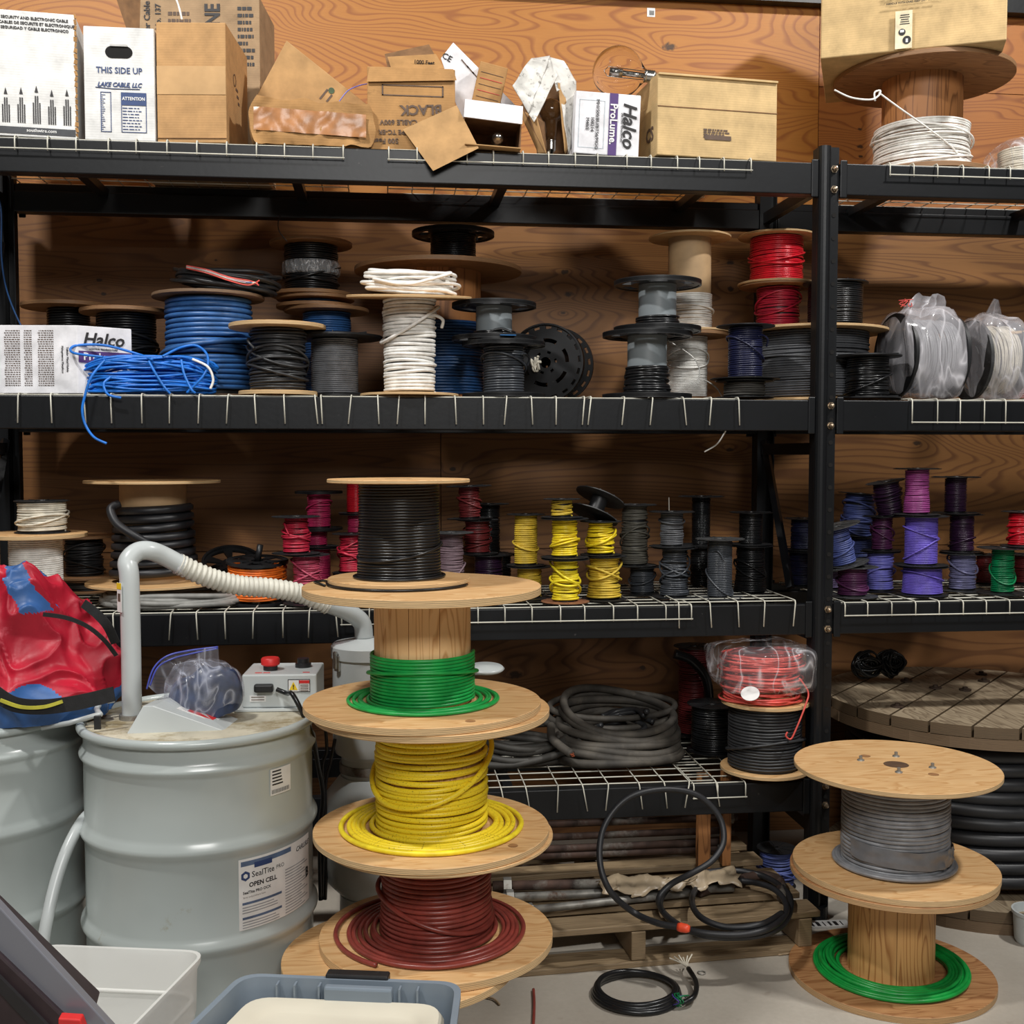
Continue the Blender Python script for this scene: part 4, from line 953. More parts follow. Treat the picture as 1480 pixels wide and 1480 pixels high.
# small coil on the floor
C = PZ(920, 1440, 0); t = thing('small_cable_coil', 'small coil of black cable lying on the bare floor with stripped white ends', 'cable', C)
mb = MB(); Rr = mpx(62, C.x, C.y, 0)
for q in range(4):
    th = np.linspace(0, 2*PI, 72, endpoint=False); rr = Rr*(1-.035*q)*(1+.015*np.sin(2*th+q)); P = np.stack([rr*np.cos(th), rr*.93*np.sin(th), .0085+.006*q+.003*np.sin(th*2+q)], 1); mb.tube(P, .0078, 8, closed=True)
th0 = [PZ(985, 1450, .02)-C, PZ(1003, 1440, .03)-C, PZ(1006, 1420, .03)-C, PZ(995, 1400, .03)-C]
mb.tube(spline(th0, 8), .0078, 8); mb.build('cable_loops', WC['black'], t, smooth=True)
mb = MB()
for q in range(6):
    e = th0[-1]; mb.tube(spline([e, e+Vector((-.004+.004*q-.01, .03, .004)), e+Vector((-.045+.014*q, .05, .012+.004*(q % 3)))], 6), .0022, 6)
mb.build('stripped_ends', WC['cream'], t, smooth=True)
for c_, k_ in (('red', 1), ('dark_green', 2), ('violet', 1)):
    mb = MB()
    for q in range(k_):
        th = np.linspace(0, 2*PI, 24, endpoint=False); P = np.stack([.0*th+.0+(PZ(972+3*k_+4*q, 1449, .015)-C).x+.006*np.sin(3*th), (PZ(975, 1449, .015)-C).y+.017*np.cos(th)+.01*np.sin(2*th), .018+.016*np.sin(th)+.001], 1); mb.tube(P, .0019, 5, closed=True)
        mb.tube(spline([tuple(P[0]), (P[0][0]+.03, P[0][1]+.01, .02), (P[0][0]+.045, P[0][1]+.03, .004)], 6), .0019, 5)
    mb.build('binding_wire', WC[c_], t, smooth=True)
cable('red_cable_offcut', 'short red cable offcut standing on the floor at the bottom edge', [PZ(771, 1430, .006), PZ(772, 1450, .006), PZ(771, 1478, .006), PZ(768, 1498, .006)], .0045, WC['brown_red'])
# small blue wire hank and ring under the rack
X, Y = at_z(1122, 1262, 0); Y = 3.85
t = S('tangled navy wire spool on the floor under the rack beside the post', 1122, Y, 0.0, 1205, 56, 50, 'slateblue', 'plastic', wr=.004, messy=.9, extra=3, h=.14)
C = PZ(1014, 1407, 0); o = MB().tube([(0.011*math.cos(a), .011*math.sin(a), .0025) for a in np.linspace(0, 2*PI, 20, endpoint=False)], .0022, 6, closed=True).build('small_ring', m_galv, None, smooth=True, loc=C); tag(o, 'small metal ring on the floor beside the black cable coil', 'ring')
# shredded paper label strip
mb = MB(); a = PZ(1140, 1330, .0); t = MB().box((0, 0, .004), (.17, .05, .008), (0, 0, -.05)).build('printed_carton_scrap', m_cardw, None, loc=PZ(1190, 1338, 0)); tag(t, 'flattened printed carton scrap on the floor behind the right reel stack', 'carton')
for q in range(7):
    MB().box((-.06+.02*q, -.004, .0086), (.004+.004*(q % 3), .03, .0008)).build('printed_bars', m_ink, t)
for i, pts in enumerate([[(1150, 1345), (1165, 1362), (1175, 1372)], [(1165, 1362), (1150, 1375), (1125, 1380)], [(690, 1440), (712, 1443), (722, 1452)]]):
    q_ = [PZ(a, b_, .004+.002*(k % 2)) for k, (a, b_) in enumerate(pts)]; cable('dry_twig', ['frayed straw strip on the floor at the foot of the rack', 'short frayed straw strip branching off by the pallet corner', 'dry straw strand on the floor by the left reel stack'][i], q_, .003, plain('straw', (150, 130, 104), .8), n=5, cat='debris')

# ------------------------------------------------------------------ large wooden drum reel, right
YD = 3.86; XD = X_at(1405, YD, .68); RD = .53; t = thing('cable_drum', 'huge weathered plank cable drum wound with very thick black cable', 'reel', (XD, YD, 0))
ztD = Z_at(1003, XD, YD)
_a, _b = PZ(1240, 1010, .687), PZ(1330, 965, .687); PLK = math.atan2(_b.y-_a.y, _b.x-_a.x); print('PLK', PLK)
def plankdisc(z0, z1, nm):
    for k in range(2):
        n = 8; wd = 2*RD/n
        za, zb_ = (z0, (z0+z1)/2-.001) if k == 0 else ((z0+z1)/2+.001, z1)
        if k == (0 if nm == 'top' else 1): pass
        mb = MB()
        for q in range(n):
            y0, y1 = -RD+wd*q+.004, -RD+wd*(q+1)-.004
            up_ = []; m = 12
            for s in range(m+1):
                y = y0+(y1-y0)*s/m; up_.append((math.sqrt(max(0, RD*RD-y*y)), y))
            loop = up_+[(-x, y) for x, y in reversed(up_)]
            a_ = .5 if k else .5+PI/2
            a_ = PLK if k else PLK+PI/2
            loop = [(x*math.cos(a_)-y*math.sin(a_), x*math.sin(a_)+y*math.cos(a_)) for x, y in loop]
            mb.prism([(x, y, zb_) for x, y in reversed(loop)], (0, 0, za-zb_))
        mb.build('flange_planks', m_plk[k], t)
m_plk = [flangewood('drum_plank_under', (150, 124, 92), (104, 82, 60), (120, 98, 74), sc=(1, 6, 1)), flangewood('drum_plank_top', (172, 156, 130), (112, 96, 76), (104, 86, 64), sc=(6, 1, 1))]
plankdisc(ztD-.075, ztD, 'top'); plankdisc(0.0, .075, 'bot')
MB().lathe([(.3, .076), (.34, .076), (.34, ztD-.076), (.3, ztD-.076)], 48, close=True).build('barrel', m_staved, t, auto=40)
mb = MB(); winding(mb, .078, ztD-.082, .445, .024, seg=72, k=12, messy=.12, seed=9); mb.build('wire_winding', WC['thick_black'], t, smooth=True)
for (px, py) in ((1297, 1022), (1352, 995), (1395, 998), (1310, 985), (1418, 975), (1422, 985)):
    q = PZ(px, py, ztD); mb = MB(); mb.lathe([(0, .001), (.022, .001), (.022, .006), (.009, .006), (.009, .014), (0, .014)], 16); mb.build('bolt', plain('rusty_bolt', (70, 56, 46), .7, .3), t, loc=(q.x-XD, q.y-YD, ztD))
# two black hanks on the drum
for i, (px, r_) in enumerate(((1248, .05), (1282, .055))):
    X = X_at(px, 4.12, ztD+.05); t = bundle('wire_hank', ['left one of two black wire hanks standing on the huge plank drum', 'right one of two black wire hanks standing on the huge plank drum'][i], 'cable', WC['black'], .004, X, 4.12, ztD+.062+.006*i, r_, r_*.95, 34, .06, 70+i, spread=.85, rot=(PI/2-.3, 0))

# ------------------------------------------------------------------ reels in the foreground
def reel(label, X, Y, z0, z1, R, WR, color, wr, fill=(0, 1), barrelR=None, bmat=None, loose=None, messy=.2, extra=0, ft=.018, ft2=None, R2=None, hub=True, staves=10, fm=None, seed=1, dx=0, dy=0, name='cable_reel', bulge=0, rot=0):
    t = thing(name, label, 'reel', (X, Y, z0), (0, 0, rot)); fm = fm or m_rimp; R2 = R2 or R; hh = z1-z0; ft2 = ft2 or ft
    for (a, b_, Rr) in ((0, ft2, R2), (hh-ft, hh, R)):
        c = .0015; mb = MB(); mb.lathe([(.035, a), (Rr-c, a), (Rr, a+c), (Rr, b_-c), (Rr-c, b_), (.035, b_)], 96, close=True); mb.build('flange', fm, t, auto=40)
    barrelR = barrelR or WR-wr*2.5
    if staves:
        for q in range(staves):
            a0 = 2*PI*q/staves+.006; a1 = 2*PI*(q+1)/staves-.006; V = []
            for z in (ft2, hh-ft):
                for rr in (barrelR*.88, barrelR):
                    for s in range(5): a = a0+(a1-a0)*s/4; V.append((rr*math.cos(a), rr*math.sin(a), z))
            Fc = []
            for s in range(4): Fc += [(5+s, 6+s, 16+s, 15+s), (s+1, s, 10+s, 11+s), (10+s, 11+s, 16+s, 15+s)[::-1], (s, s+1, 6+s, 5+s)[::-1]]
            Fc += [(0, 5, 15, 10), (4, 14, 19, 9)]
            MB().add(V, Fc).build('barrel_stave', bmat or m_stave, t)
    mb = MB(); a = ft2+(hh-ft-ft2)*fill[0]; b_ = ft2+(hh-ft-ft2)*fill[1]
    if fill[1] > fill[0]:
        winding(mb, a, b_, WR, wr, seg=84, k=9, messy=messy, seed=seed, bulge=bulge)
        if extra: strand(mb, a, b_, WR, wr, extra, seed, 9)
    if loose: loops(mb, ft2, loose[1], loose[2], wr, loose[0], seed, k=9, seg=96, stack=loose[3] if len(loose) > 3 else 1)
    if mb.n: mb.build('cable_winding', WC[color], t, smooth=True)
    return t
RF = .293
def _yel():
    t = NT('yellow_printed_cable'); s_ = t.n('ShaderNodeSeparateXYZ'); t.l(t.coords(), s_.inputs[0])
    an = t.math('ARCTAN2', s_.outputs[1], s_.outputs[0]); cb = t.n('ShaderNodeCombineXYZ'); t.l(t.math('MULTIPLY', an, 26), cb.inputs[0]); t.l(t.math('MULTIPLY', s_.outputs[2], 190), cb.inputs[2])
    n_ = t.noise(cb.outputs[0], 1.3, 2, .6); k = t.n('ShaderNodeMapRange'); k.inputs[1].default_value = .60; k.inputs[2].default_value = .66; t.l(n_, k.inputs[0])
    t.l(t.mix(t.math('MULTIPLY', k.outputs[0], .6), (240, 214, 44), (96, 80, 30)), t.b.inputs['Base Color']); t.b.inputs['Roughness'].default_value = .4
    WC['yellow_printed'] = t.m
_yel()
YL = 2.77; zz = [.357, .625, .943, 1.229]
X0 = X_at(579, 2.70, .34)
reel('lowest plywood reel of the left stack, mostly hidden behind the grey tote', X0, 2.70, 0, .335, .286, .15, 'brown_red', .006, fill=(0, 0), barrelR=.125, ft=.019)
Xr = X_at(631, YL, .35); tr = reel('plywood reel wound with glossy brown-red cable, second from the floor in the left stack', Xr, YL, .336, .608, RF-.002, .137, 'brown_red', .0062, messy=.22, extra=1, loose=(6, .152, .218, .9), ft=.008, ft2=.021, seed=3, bulge=.06)
Xy = X_at(624, YL, .62); ty = reel('plywood reel wound with yellow printed cable, below the green one', Xy, YL, .6085, .924, RF, .142, 'yellow_printed', .0066, messy=.5, extra=1, loose=(5, .155, .203, .5), ft=.017, ft2=.016, seed=6)
Xg = X_at(611, YL, .94); tg = reel('plywood reel with pine barrel half wound in green cable, top reel of the left stack', Xg, YL, .9245, 1.229, RF, .130, 'green', .0043, fill=(0, .47), barrelR=.119, messy=.1, extra=1, loose=(6, .14, .185, .4), ft=.020, ft2=.018, seed=8)
# outer single yellow loop
mb = MB(); th = np.linspace(0, 2*PI, 110, endpoint=False); rr = .224+.012*np.cos(th-.2)-.0*th; P = np.stack([rr*np.cos(th)-.012, rr*np.sin(th)*.98-.0, .016+.0068+.0*th], 1); mb.tube(P, .0066, 9, closed=True); mb.build('outer_loop', WC['yellow'], ty, smooth=True)
# outer red loop
mb = MB(); P = []
for a in np.linspace(-2.2, -4.3, 30): P.append((.245*math.cos(a)-.005, .235*math.sin(a), .0275))
P.append((-.14, .03, .05)); mb.tube(spline(P, 3), .0062, 8); mb.build('outer_loop', WC['brown_red'], tr, smooth=True)
for X_, t_, z_ in ((Xg, tg, .018), (Xy, ty, .016)):
    a = -.55 if t_ is tg else -.55
    q = MB().lathe([(0, 0), (.012, 0), (.012, .0006), (0, .0006)], 16).build('wood_plug', m_rimd, t_, loc=(.10 if t_ is tg else .185, -.235 if t_ is tg else -.165, z_+.0001))
# black spool on top
Xb = X_at(577, 2.80, 1.24)
tb = reel('spool of glossy black cable with thin pale flanges, on top of the left reel stack', Xb, 2.80, 1.2295+.006, Z_at(692, Xb, 2.8), .176, .1, 'black', .0036, messy=.22, extra=1, staves=0, ft=.009, ft2=.010, barrelR=.09, seed=14, loose=(2, .102, .112, .6), name='cable_spool', bulge=.06)
MB().lathe([(.08, .01), (.09, .01), (.09, .23), (.08, .23)], 32, close=True).build('barrel', m_core, tb)
mb = MB(); P = [(.178*math.cos(a)+.0, .178*math.sin(a), .0035-.006) for a in np.linspace(-.4, -3.3, 40)]; P += [(-.19, .06, -.0025), (-.21, .03, -.0025), (-.18, -.05, -.0025)]
mb.tube(P, .003, 6); mb.build('trailing_end', WC['black'], tb, smooth=True)
# right stack
YQ = 3.13; Xq = X_at(1291, YQ, .34)
Xq2 = X_at(1287, YQ, .02)
tl = reel('floor-standing plywood reel with pine barrel and a few green cable loops, right stack', Xq2, YQ, 0, .324, RF+.002, .14, 'green_cable', .0062, fill=(0, 0), barrelR=.124, bmat=stavewood('barrel_pine_tan', (206, 158, 98), (160, 108, 56)), loose=(10, .160, .218, 2.2), ft=.017, ft2=.02, seed=31, fm=flangewood('flange_tan', (192, 144, 96), (146, 98, 58), (196, 158, 112)))  # barrel in a deeper tan pine colour, flanges tan as well
tu = reel('plywood reel of grey cable patched with grey tape, top of the right stack', X_at(1294, YQ, .5), YQ, .3245, .636, RF, .155, 'grey', .006, messy=.25, extra=0, loose=(3, .16, .172, .8), ft=.014, ft2=.018, seed=33)
tm = plain('duct_tape', (106, 108, 112), .3, 0, .08, 20, .5, 24)
mb = MB(); nn = 60; V = []; Fc = []
for i in range(nn+1):
    a = -PI+.25+(PI-.35)*i/nn
    for j in range(9):
        z = .062+.052*j/8-.028*(i/nn); rr = .1585+.0045*noise.noise(Vector((a*4, z*40, 1)))+(.012*abs(noise.noise(Vector((a*9, z*50, 7)))) if i > nn*.62 else 0)
        V.append((rr*math.cos(a), rr*math.sin(a), z))
for i in range(nn):
    for j in range(8): Fc.append((i*9+j, (i+1)*9+j, (i+1)*9+j+1, i*9+j+1))
o = mb.add(V, Fc).build('tape_patch', tm, tu, smooth=True)
hp = tu.location.z+.3115
MB().lathe([(0, 0), (.036, 0), (.036, .0008), (0, .0008)], 30).build('centre_hole', plain('hole_brown', (84, 62, 44), .8), tu, loc=(0, 0, .3112))
for (x, y) in ((-.085, .055), (.04, .085), (-.03, -.08), (.09, -.045)):
    mb = MB(); mb.lathe([(.011, 0), (.010, .003), (.005, .004), (.005, .014), (0, .015)], 12); mb.build('bolt', m_galv, tu, loc=(x, y, .3115), auto=30)
for (x, y) in ((-.05, .1), (.06, -.11)): MB().lathe([(0, 0), (.015, 0), (.015, .0006), (0, .0006)], 16).build('wood_plug', m_rimd, tu, loc=(x, y, .3115))

# ------------------------------------------------------------------ steel drums
def drum(label, X, Y, rz, rim=.302):
    t = thing('steel_drum', label, 'drum', (X, Y, 0), (0, 0, rz)); Hd = .88; r = .284; prof = [(0, .012), (r, .012), (r+.004, 0), (r+.006, .012)]
    def bead(z, a=.013, w_=.018): return [(r, z-w_*1.6), (r+a*.35, z-w_), (r+a*.9, z-w_*.35), (r+a, z), (r+a*.9, z+w_*.35), (r+a*.35, z+w_), (r, z+w_*1.6)]
    prof += [(r, .03)]+bead(.15)+bead(.38)+bead(.615)+bead(.807, .011, .013)+[(r, .84), (r, .85)]
    prof += [(r, Hd-.016)]
    mb = MB(); mb.lathe(prof+[(r-.006, Hd-.016), (r-.006, Hd-.02), (0, Hd-.02)], 96); mb.build('body', m_drum, t, auto=50)
    mb = MB(); mb.tube([((r+.005)*math.cos(a), (r+.005)*math.sin(a), Hd-.008) for a in np.linspace(0, 2*PI, 96, endpoint=False)], .0115, 12, closed=True); mb.build('locking_ring', m_drum, t, smooth=True)
    MB().lathe([(0, Hd-.019), (r-.012, Hd-.019), (r-.004, Hd-.008)], 64).build('lid', plain('drum_lid_dirty', (196, 190, 170), .6, 0, .1, 8, dirt=((150, 136, 104), 7, .5)), t)
    return t
XA, YA = X_at(289, 2.95, .88), 2.95
td = drum('pale grey steel drum with a large printed label, under the control box', XA, YA, 0)
XB, YB_ = X_at(-46, 3.08, .88), 3.08
tc = drum('pale grey steel drum at the left edge under the red bag', XB, YB_, 0)
# label wrapped on the drum
def wrap(mbx, ang0, ang1, z0, z1, r, n=20):
    V = []
    for i in range(n+1):
        a = ang0+(ang1-ang0)*i/n
        for z in (z0, z1): V.append((r*math.cos(a), r*math.sin(a), z))
    return mbx.add(V, [(2*i, 2*i+2, 2*i+3, 2*i+1) for i in range(n)])
def ang_of(px, X, Y, r, z):   # world angle of the drum surface under an image column
    best = None
    for k in range(1800):
        a = -PI+PI*k/1800; u = proj(X+r*math.cos(a), Y+r*math.sin(a), z)[0]
        if best is None or abs(u-px) < best[0]: best = (abs(u-px), a)
    return best[1]
a0 = ang_of(345, XA, YA, .286, .5); a1 = ang_of(446, XA, YA, .286, .5)
zl1 = Z_at(1243, XA+.286*math.cos(a0), YA+.286*math.sin(a0)); zl0 = Z_at(1357, XA+.286*math.cos(a0), YA+.286*math.sin(a0))
zl1 = min(zl1, .584); zl0 = max(zl0, .411); print('LABEL', zl0, zl1, a0, a1)
lb = wrap(MB(), a0, a1, zl0, zl1, .2862); lab = lb.build('product_label', m_white, td, smooth=True)
def curved(tobj, parent, X, Y, r):
    pass
def wtext(s, size, mat, a, z, r=.2866, bold=0, align='LEFT', shear=0):
    """text bent around the drum"""
    c = bpy.data.curves.new('t', 'FONT'); c.body = s; c.size = size; c.align_x = align; c.align_y = 'CENTER'; c.offset = bold*size; c.shear = shear; c.resolution_u = 2
    o = bpy.data.objects.new('t', c); COL.objects.link(o); dg = bpy.context.evaluated_depsgraph_get(); me = bpy.data.meshes.new_from_object(o.evaluated_get(dg)); bpy.data.objects.remove(o); bpy.data.curves.remove(c)
    for v in me.vertices:
        aa = a+v.co.x/r; v.co = Vector((r*math.cos(aa), r*math.sin(aa), z+v.co.y))
    me.materials.clear(); me.materials.append(mat); o = bpy.data.objects.new('label_print', me); COL.objects.link(o); o.parent = lab; return o
hl = zl1-zl0; dA = a1-a0
zt1 = zl1-.003
wrap(MB(), a0+.02, a0+dA*.62, zl1-.018, zl1-.006, .2865).build('label_stripe', plain('slate_blue_ink', (84, 104, 134), .5), lab)
wrap(MB(), a0+dA*.16, a0+dA*.36, zl1-.026, zl1-.013, .2867).build('label_stripe', m_inkb, lab)
mb = MB(); aa = a0+.06; q = [(.2867*math.cos(aa+.0125/.2867*math.cos(k*PI/3+PI/6)*1.0), .2867*math.sin(aa+.0125/.2867*math.cos(k*PI/3+PI/6)), zl1-.042+.0125*math.sin(k*PI/3+PI/6)) for k in range(6)]
mb.add(q, [(0, 1, 2, 3, 4, 5)]); mb.build('label_emblem', m_inkb, lab)
mb = MB(); q = [(.287*math.cos(aa+.006/.2867*math.cos(k*PI/3+PI/6)), .287*math.sin(aa+.006/.2867*math.cos(k*PI/3+PI/6)), zl1-.042+.006*math.sin(k*PI/3+PI/6)) for k in range(6)]; mb.add(q, [(0, 1, 2, 3, 4, 5)]); mb.build('label_emblem', m_white, lab)
wtext('SealTite', .020, m_ink, a0+.115, zl1-.042, bold=.01); wtext('PRO', .014, m_ink, a0+.115+.070/.287, zl1-.042)
wtext('OPEN CELL', .0155, m_ink, a0+.09, zl1-.066, bold=.035)
wtext('SealTite PRO OCX', .0095, m_ink, a0+.035, zl1-.083, bold=.03)
wtext('Spray polyurethane foam', .006, m_inkfade, a0+.035, zl1-.094)
wtext('CARLISLE', .017, m_ink, a0+dA*.70, zl1-.022, bold=.02, shear=.3)
for k in range(2): wrap(MB(), a0+.03, a0+dA*.48, zl1-.112-.036*k, zl1-.106-.036*k, .2866).build('label_stripe', plain('slate_blue_ink', (84, 104, 134), .5), lab)
mb = MB()
for k in range(16):
    wrap(mb, a0+dA*.53, a0+dA*(.88+.08*math.sin(k*2.1)), zl1-.060-.0072*k, zl1-.0575-.0072*k, .2866, 6)
for k in range(3): wrap(mb, a0+.03, a0+dA*(.38+.05*math.sin(k)), zl1-.120-.0065*k, zl1-.1175-.0065*k, .2866, 5); wrap(mb, a0+.03, a0+dA*(.4+.05*math.sin(k)), zl1-.156-.0065*k, zl1-.1535-.0065*k, .2866, 5)
mb.build('label_small_print', plain('grey_print', (150, 152, 156), .6), lab)
wtext('B', .034, m_ink, a0+dA*.90, zl0+.075, bold=.05)
# shipping label
b0 = ang_of(391, XA, YA, .286, .72); b1 = ang_of(420, XA, YA, .286, .72); xx, yy = XA+.286*math.cos(b0), YA+.286*math.sin(b0)
z1_, z0_ = Z_at(1113, xx, yy), Z_at(1151, xx, yy)
lb2 = wrap(MB(), b0, b1, z0_, z1_, .2862).build('shipping_label', m_white, td, smooth=True)
mb = MB()
for k in range(14):
    wrap(mb, b0+(b1-b0)*(.06+.062*k), b0+(b1-b0)*(.06+.062*k+.03), z0_+.004, z0_+.014, .2867, 2)
for k in range(5): wrap(mb, b0+(b1-b0)*.08, b0+(b1-b0)*(.5+.3*math.sin(k*3)**2), z1_-.008-.008*k, z1_-.0045-.008*k, .2867, 4)
mb.build('label_print', m_ink, lb2)

# ------------------------------------------------------------------ gear on and around the drums
DT = .88; LT = .863
q = PZ(191, 1034, DT); PX, PY = q.x, q.y
t = thing('vent_pipe', 'grey bent steel pipe rising from the drum with ribbed hose to the canister', 'pipe', (PX, PY, LT))
zt_ = Z_at(812, PX, PY); O = Vector((PX, PY, LT)); r = mpx(14, PX, PY, 1)
YH = lambda f: PY+(3.27-PY)*f
pts = [Vector((0, 0, 0)), Vector((0, 0, .1)), Vector((0, 0, (zt_-LT)*.5)), Vector((-.001, 0, zt_-LT-.045)), P3(185, 812, PY+.01)-O, P3(198, 798, PY+.03)-O, P3(216, 796, YH(.14))-O, P3(236, 803, YH(.22))-O, P3(262, 817, YH(.3))-O]
mb = MB(); mb.tube(spline(pts, 8), r, 18); mb.build('steel_pipe', m_pipe, t, smooth=True)
hp_ = spline([P3(258, 815, YH(.29)), P3(300, 834, YH(.4)), P3(345, 846, YH(.52)), P3(390, 850, YH(.63)), P3(435, 858, YH(.76)), P3(474, 874, YH(.86))], 30)
rr = [r*(1.06+.10*math.sin(k*1.35)) for k in range(len(hp_))]; mb = MB(); mb.tube([Vector(p)-O for p in hp_], rr, 18); mb.build('ribbed_hose', m_hose, t, smooth=True)
mb = MB(); d = (Vector(hp_[6])-Vector(hp_[0])).normalized(); mb.tube([Vector(hp_[0])-O-d*.004, Vector(hp_[0])-O+d*.022], r*1.14, 20); mb.build('hose_clamp', m_film, t, smooth=True)
el = spline([P3(470, 872, YH(.85)), P3(495, 881, YH(.93)), P3(514, 891, 3.27), P3(524, 903, 3.28), P3(526, 922, 3.28)], 8)
mb = MB(); mb.tube([Vector(p)-O for p in el], [r*1.0+.002*(k/len(el)) for k in range(len(el))], 18); mb.build('elbow', m_pipe, t, smooth=True)
mb = MB(); mb.lathe([(r*1.0, 0), (r*1.9, 0), (r*1.9, .006), (r*1.3, .008), (r*1.3, .02), (r*1.0, .02)], 24, close=True); mb.build('base_collar', m_galv, t, loc=(0, 0, .001), auto=40)
o = MB().box((0, 0, 0), (.001, .022, .075)).build('warning_sticker', m_white, t, loc=(-r*.9, -r*.75, Z_at(862, PX, PY)-LT), rot=(0, 0, .7)); 
MB().box((-.0008, 0, .029), (.001, .022, .016)).build('warning_print', m_yel, o)
MB().box((-.0008, 0, .0), (.001, .012, .02)).build('warning_print', m_inkfade, o)
# canister
YC = 3.28; XC = X_at(533, YC, .95); zc = Z_at(927, XC, YC)
t = thing('vacuum_canister', 'tall light grey separator canister behind the left reel stack', 'canister', (XC, YC, 0)); s = mpx(1, XC, YC, .9)
zz_ = lambda py: Z_at(py, XC, YC)
mb = MB(); mb.lathe([(s*48, zz_(1085)), (s*52, zz_(1070)), (s*52, zz_(946))], 48); mb.build('upper_tank', m_pipe, t, auto=40)
mb = MB(); mb.lathe([(s*52, zz_(950)), (s*54, zz_(948)), (s*54, zz_(932)), (s*50, zz_(928)), (s*18, zz_(922)), (0, zz_(921))], 48); mb.build('lid', m_pipe, t, auto=40)
mb = MB(); mb.lathe([(s*40, zz_(1092)), (s*44, zz_(1084)), (s*48, zz_(1080))], 40); mb.lathe([(s*40, zz_(1122)), (s*40, zz_(1092))], 40); mb.build('neck', m_pipe, t, auto=40)
mb = MB(); mb.lathe([(s*40, zz_(1112)), (s*43, zz_(1112)), (s*43, zz_(1100)), (s*40, zz_(1100))], 40, close=True); mb.build('clamp_band', m_galv, t, auto=40)
mb = MB(); mb.lathe([(s*30, zz_(1300)), (s*58, zz_(1272)), (s*66, zz_(1262)), (s*68, zz_(1240)), (s*68, zz_(1165)), (s*64, zz_(1145)), (s*42, zz_(1118))], 48); mb.build('lower_tank', m_pipe, t, auto=40)
mb = MB(); mb.lathe([(s*62, 0), (s*62, .02), (s*50, .05), (s*44, .12), (s*44, zz_(1288))], 48); mb.build('base', m_pipe, t, auto=40)
for a in (-2.5, -.2):
    mb = MB(); mb.box((0, 0, 0), (.02, .012, .045)); mb.box((0, -.008, .01), (.012, .01, .05)); mb.build('latch', m_chrome, t, loc=(s*54*math.cos(a), s*54*math.sin(a), zz_(952)), rot=(0, 0, a+PI/2), bevel=.002)
p = P3(702, 966, 3.3); o = MB().lathe([(0, -.008), (.05, -.006), (.056, 0), (.05, .006), (0, .01)], 32).build('canister_flange_cap', m_pipe, t, smooth=True, loc=(p.x-XC, .02, p.z), rot=(.1, 0, 0))
mb = MB(); mb.tube([(s*40, 0, p.z-.0), (p.x-XC, .02, p.z-.006)], .014, 12); mb.build('side_port', m_pipe, t, smooth=True)

# control box
YX = 3.0; x0 = X_at(352, YX, .95); x1 = X_at(461, YX, .95); z0 = Z_at(1024, x0, YX); z1 = Z_at(976, x0, YX)+.0; dpt = .17
t = thing('control_box', 'pale grey electric control box with red stop button on the drum', 'control box', ((x0+x1)/2, YX+dpt/2, z0), (0, 0, -.06)); W = x1-x0; hb = z1-z0
MB().box((0, 0, hb/2), (W, dpt, hb)).build('housing', m_pipe, t, bevel=.004)
MB().box((-.005, -.004, -.004), (W+.03, dpt+.02, .007)).build('base_plate', m_pipe, t, bevel=.001)
for a, b_ in ((-W*.35, -.05), (W*.35, -.05), (-W*.35, .06), (W*.35, .06)): MB().lathe([(.009, LT-z0+.0), (.009, -.008)], 12, (a, b_, 0)).build('foot', m_galv, t)
o = MB().lathe([(.019, 0), (.019, .014), (.0, .014)], 24).build('button_collar', m_ink, t, loc=(-W*.17, -.02, hb+.001), auto=40)
MB().lathe([(.019, .012), (.025, .016), (.025, .03), (.022, .034), (0, .034)], 28).build('stop_button', m_redl, t, loc=(-W*.17, -.02, hb), auto=40)
mb = MB(); mb.lathe([(.022, 0), (.022, .01), (.016, .012), (.016, .024), (0, .024)], 20); mb.build('black_knob', m_blackp, t, loc=(W*.25, .02, hb), auto=40)
o = MB().box((0, 0, 0), (.058, .001, .034)).build('warning_sticker', m_ink, t, loc=(W*.26, -dpt/2-.0012, hb*.66))
MB().box((-.0135, -.001, 0), (.027, .001, .030)).build('sticker_panel', m_white, o); MB().box((.0145, -.001, 0), (.0265, .001, .030)).build('sticker_panel', m_white, o)
MB().prism([(-.025, -.002, -.011), (-.003, -.002, -.011), (-.014, -.002, .011)], (0, -.0006, 0)).build('warning_triangle', m_yel, o)
MB().box((.0145, -.002, .0105), (.0265, .001, .008)).build('sticker_header', m_redl, o)
for k in range(4): MB().box((.0145, -.002, .002-.005*k), (.022, .001, .0018)).build('sticker_line', m_inkfade, o)
text('!', .016, m_ink, o, (-.014, -.0032, -.003), bold=.03)
o = MB().box((0, 0, 0), (.042, .001, .016)).build('name_sticker', m_white, t, loc=(-W*.29, -dpt/2-.0012, hb*.28))
for k in range(2): MB().box((0, -.001, .004-.007*k), (.034, .0006, .002)).build('sticker_line', m_inkfade, o)
for k in range(3): MB().box((-W*.3+.022*k+.012*(k == 2)+(.07 if k > 1 else 0), -.06, hb+.0005), (.018, .006, .001)).build('printed_marks', m_redl, t)
mb = MB(); mb.box((0, 0, 0), (.05, .02, .022)); mb.build('plug', m_blackp, t, loc=(-W*.20, -dpt/2-.012, hb*.62), bevel=.005)
O = Vector(t.location)
cp = [Vector((-W*.02, -dpt/2-.02, hb*.6)), Vector((W*.12, -dpt/2-.03, hb*.5)), P3(428, 1003, 2.93)-O, P3(443, 1030, 2.92)-O, P3(457, 1065, 2.95)-O, P3(461, 1105, 3.05)-O, P3(465, 1150, 3.15)-O, P3(459, 1200, 3.2)-O, P3(460, 1300, 3.2)-O]
mb = MB(); mb.tube(spline(cp, 10), .0065, 8); mb.build('power_lead', WC['black'], t, smooth=True)
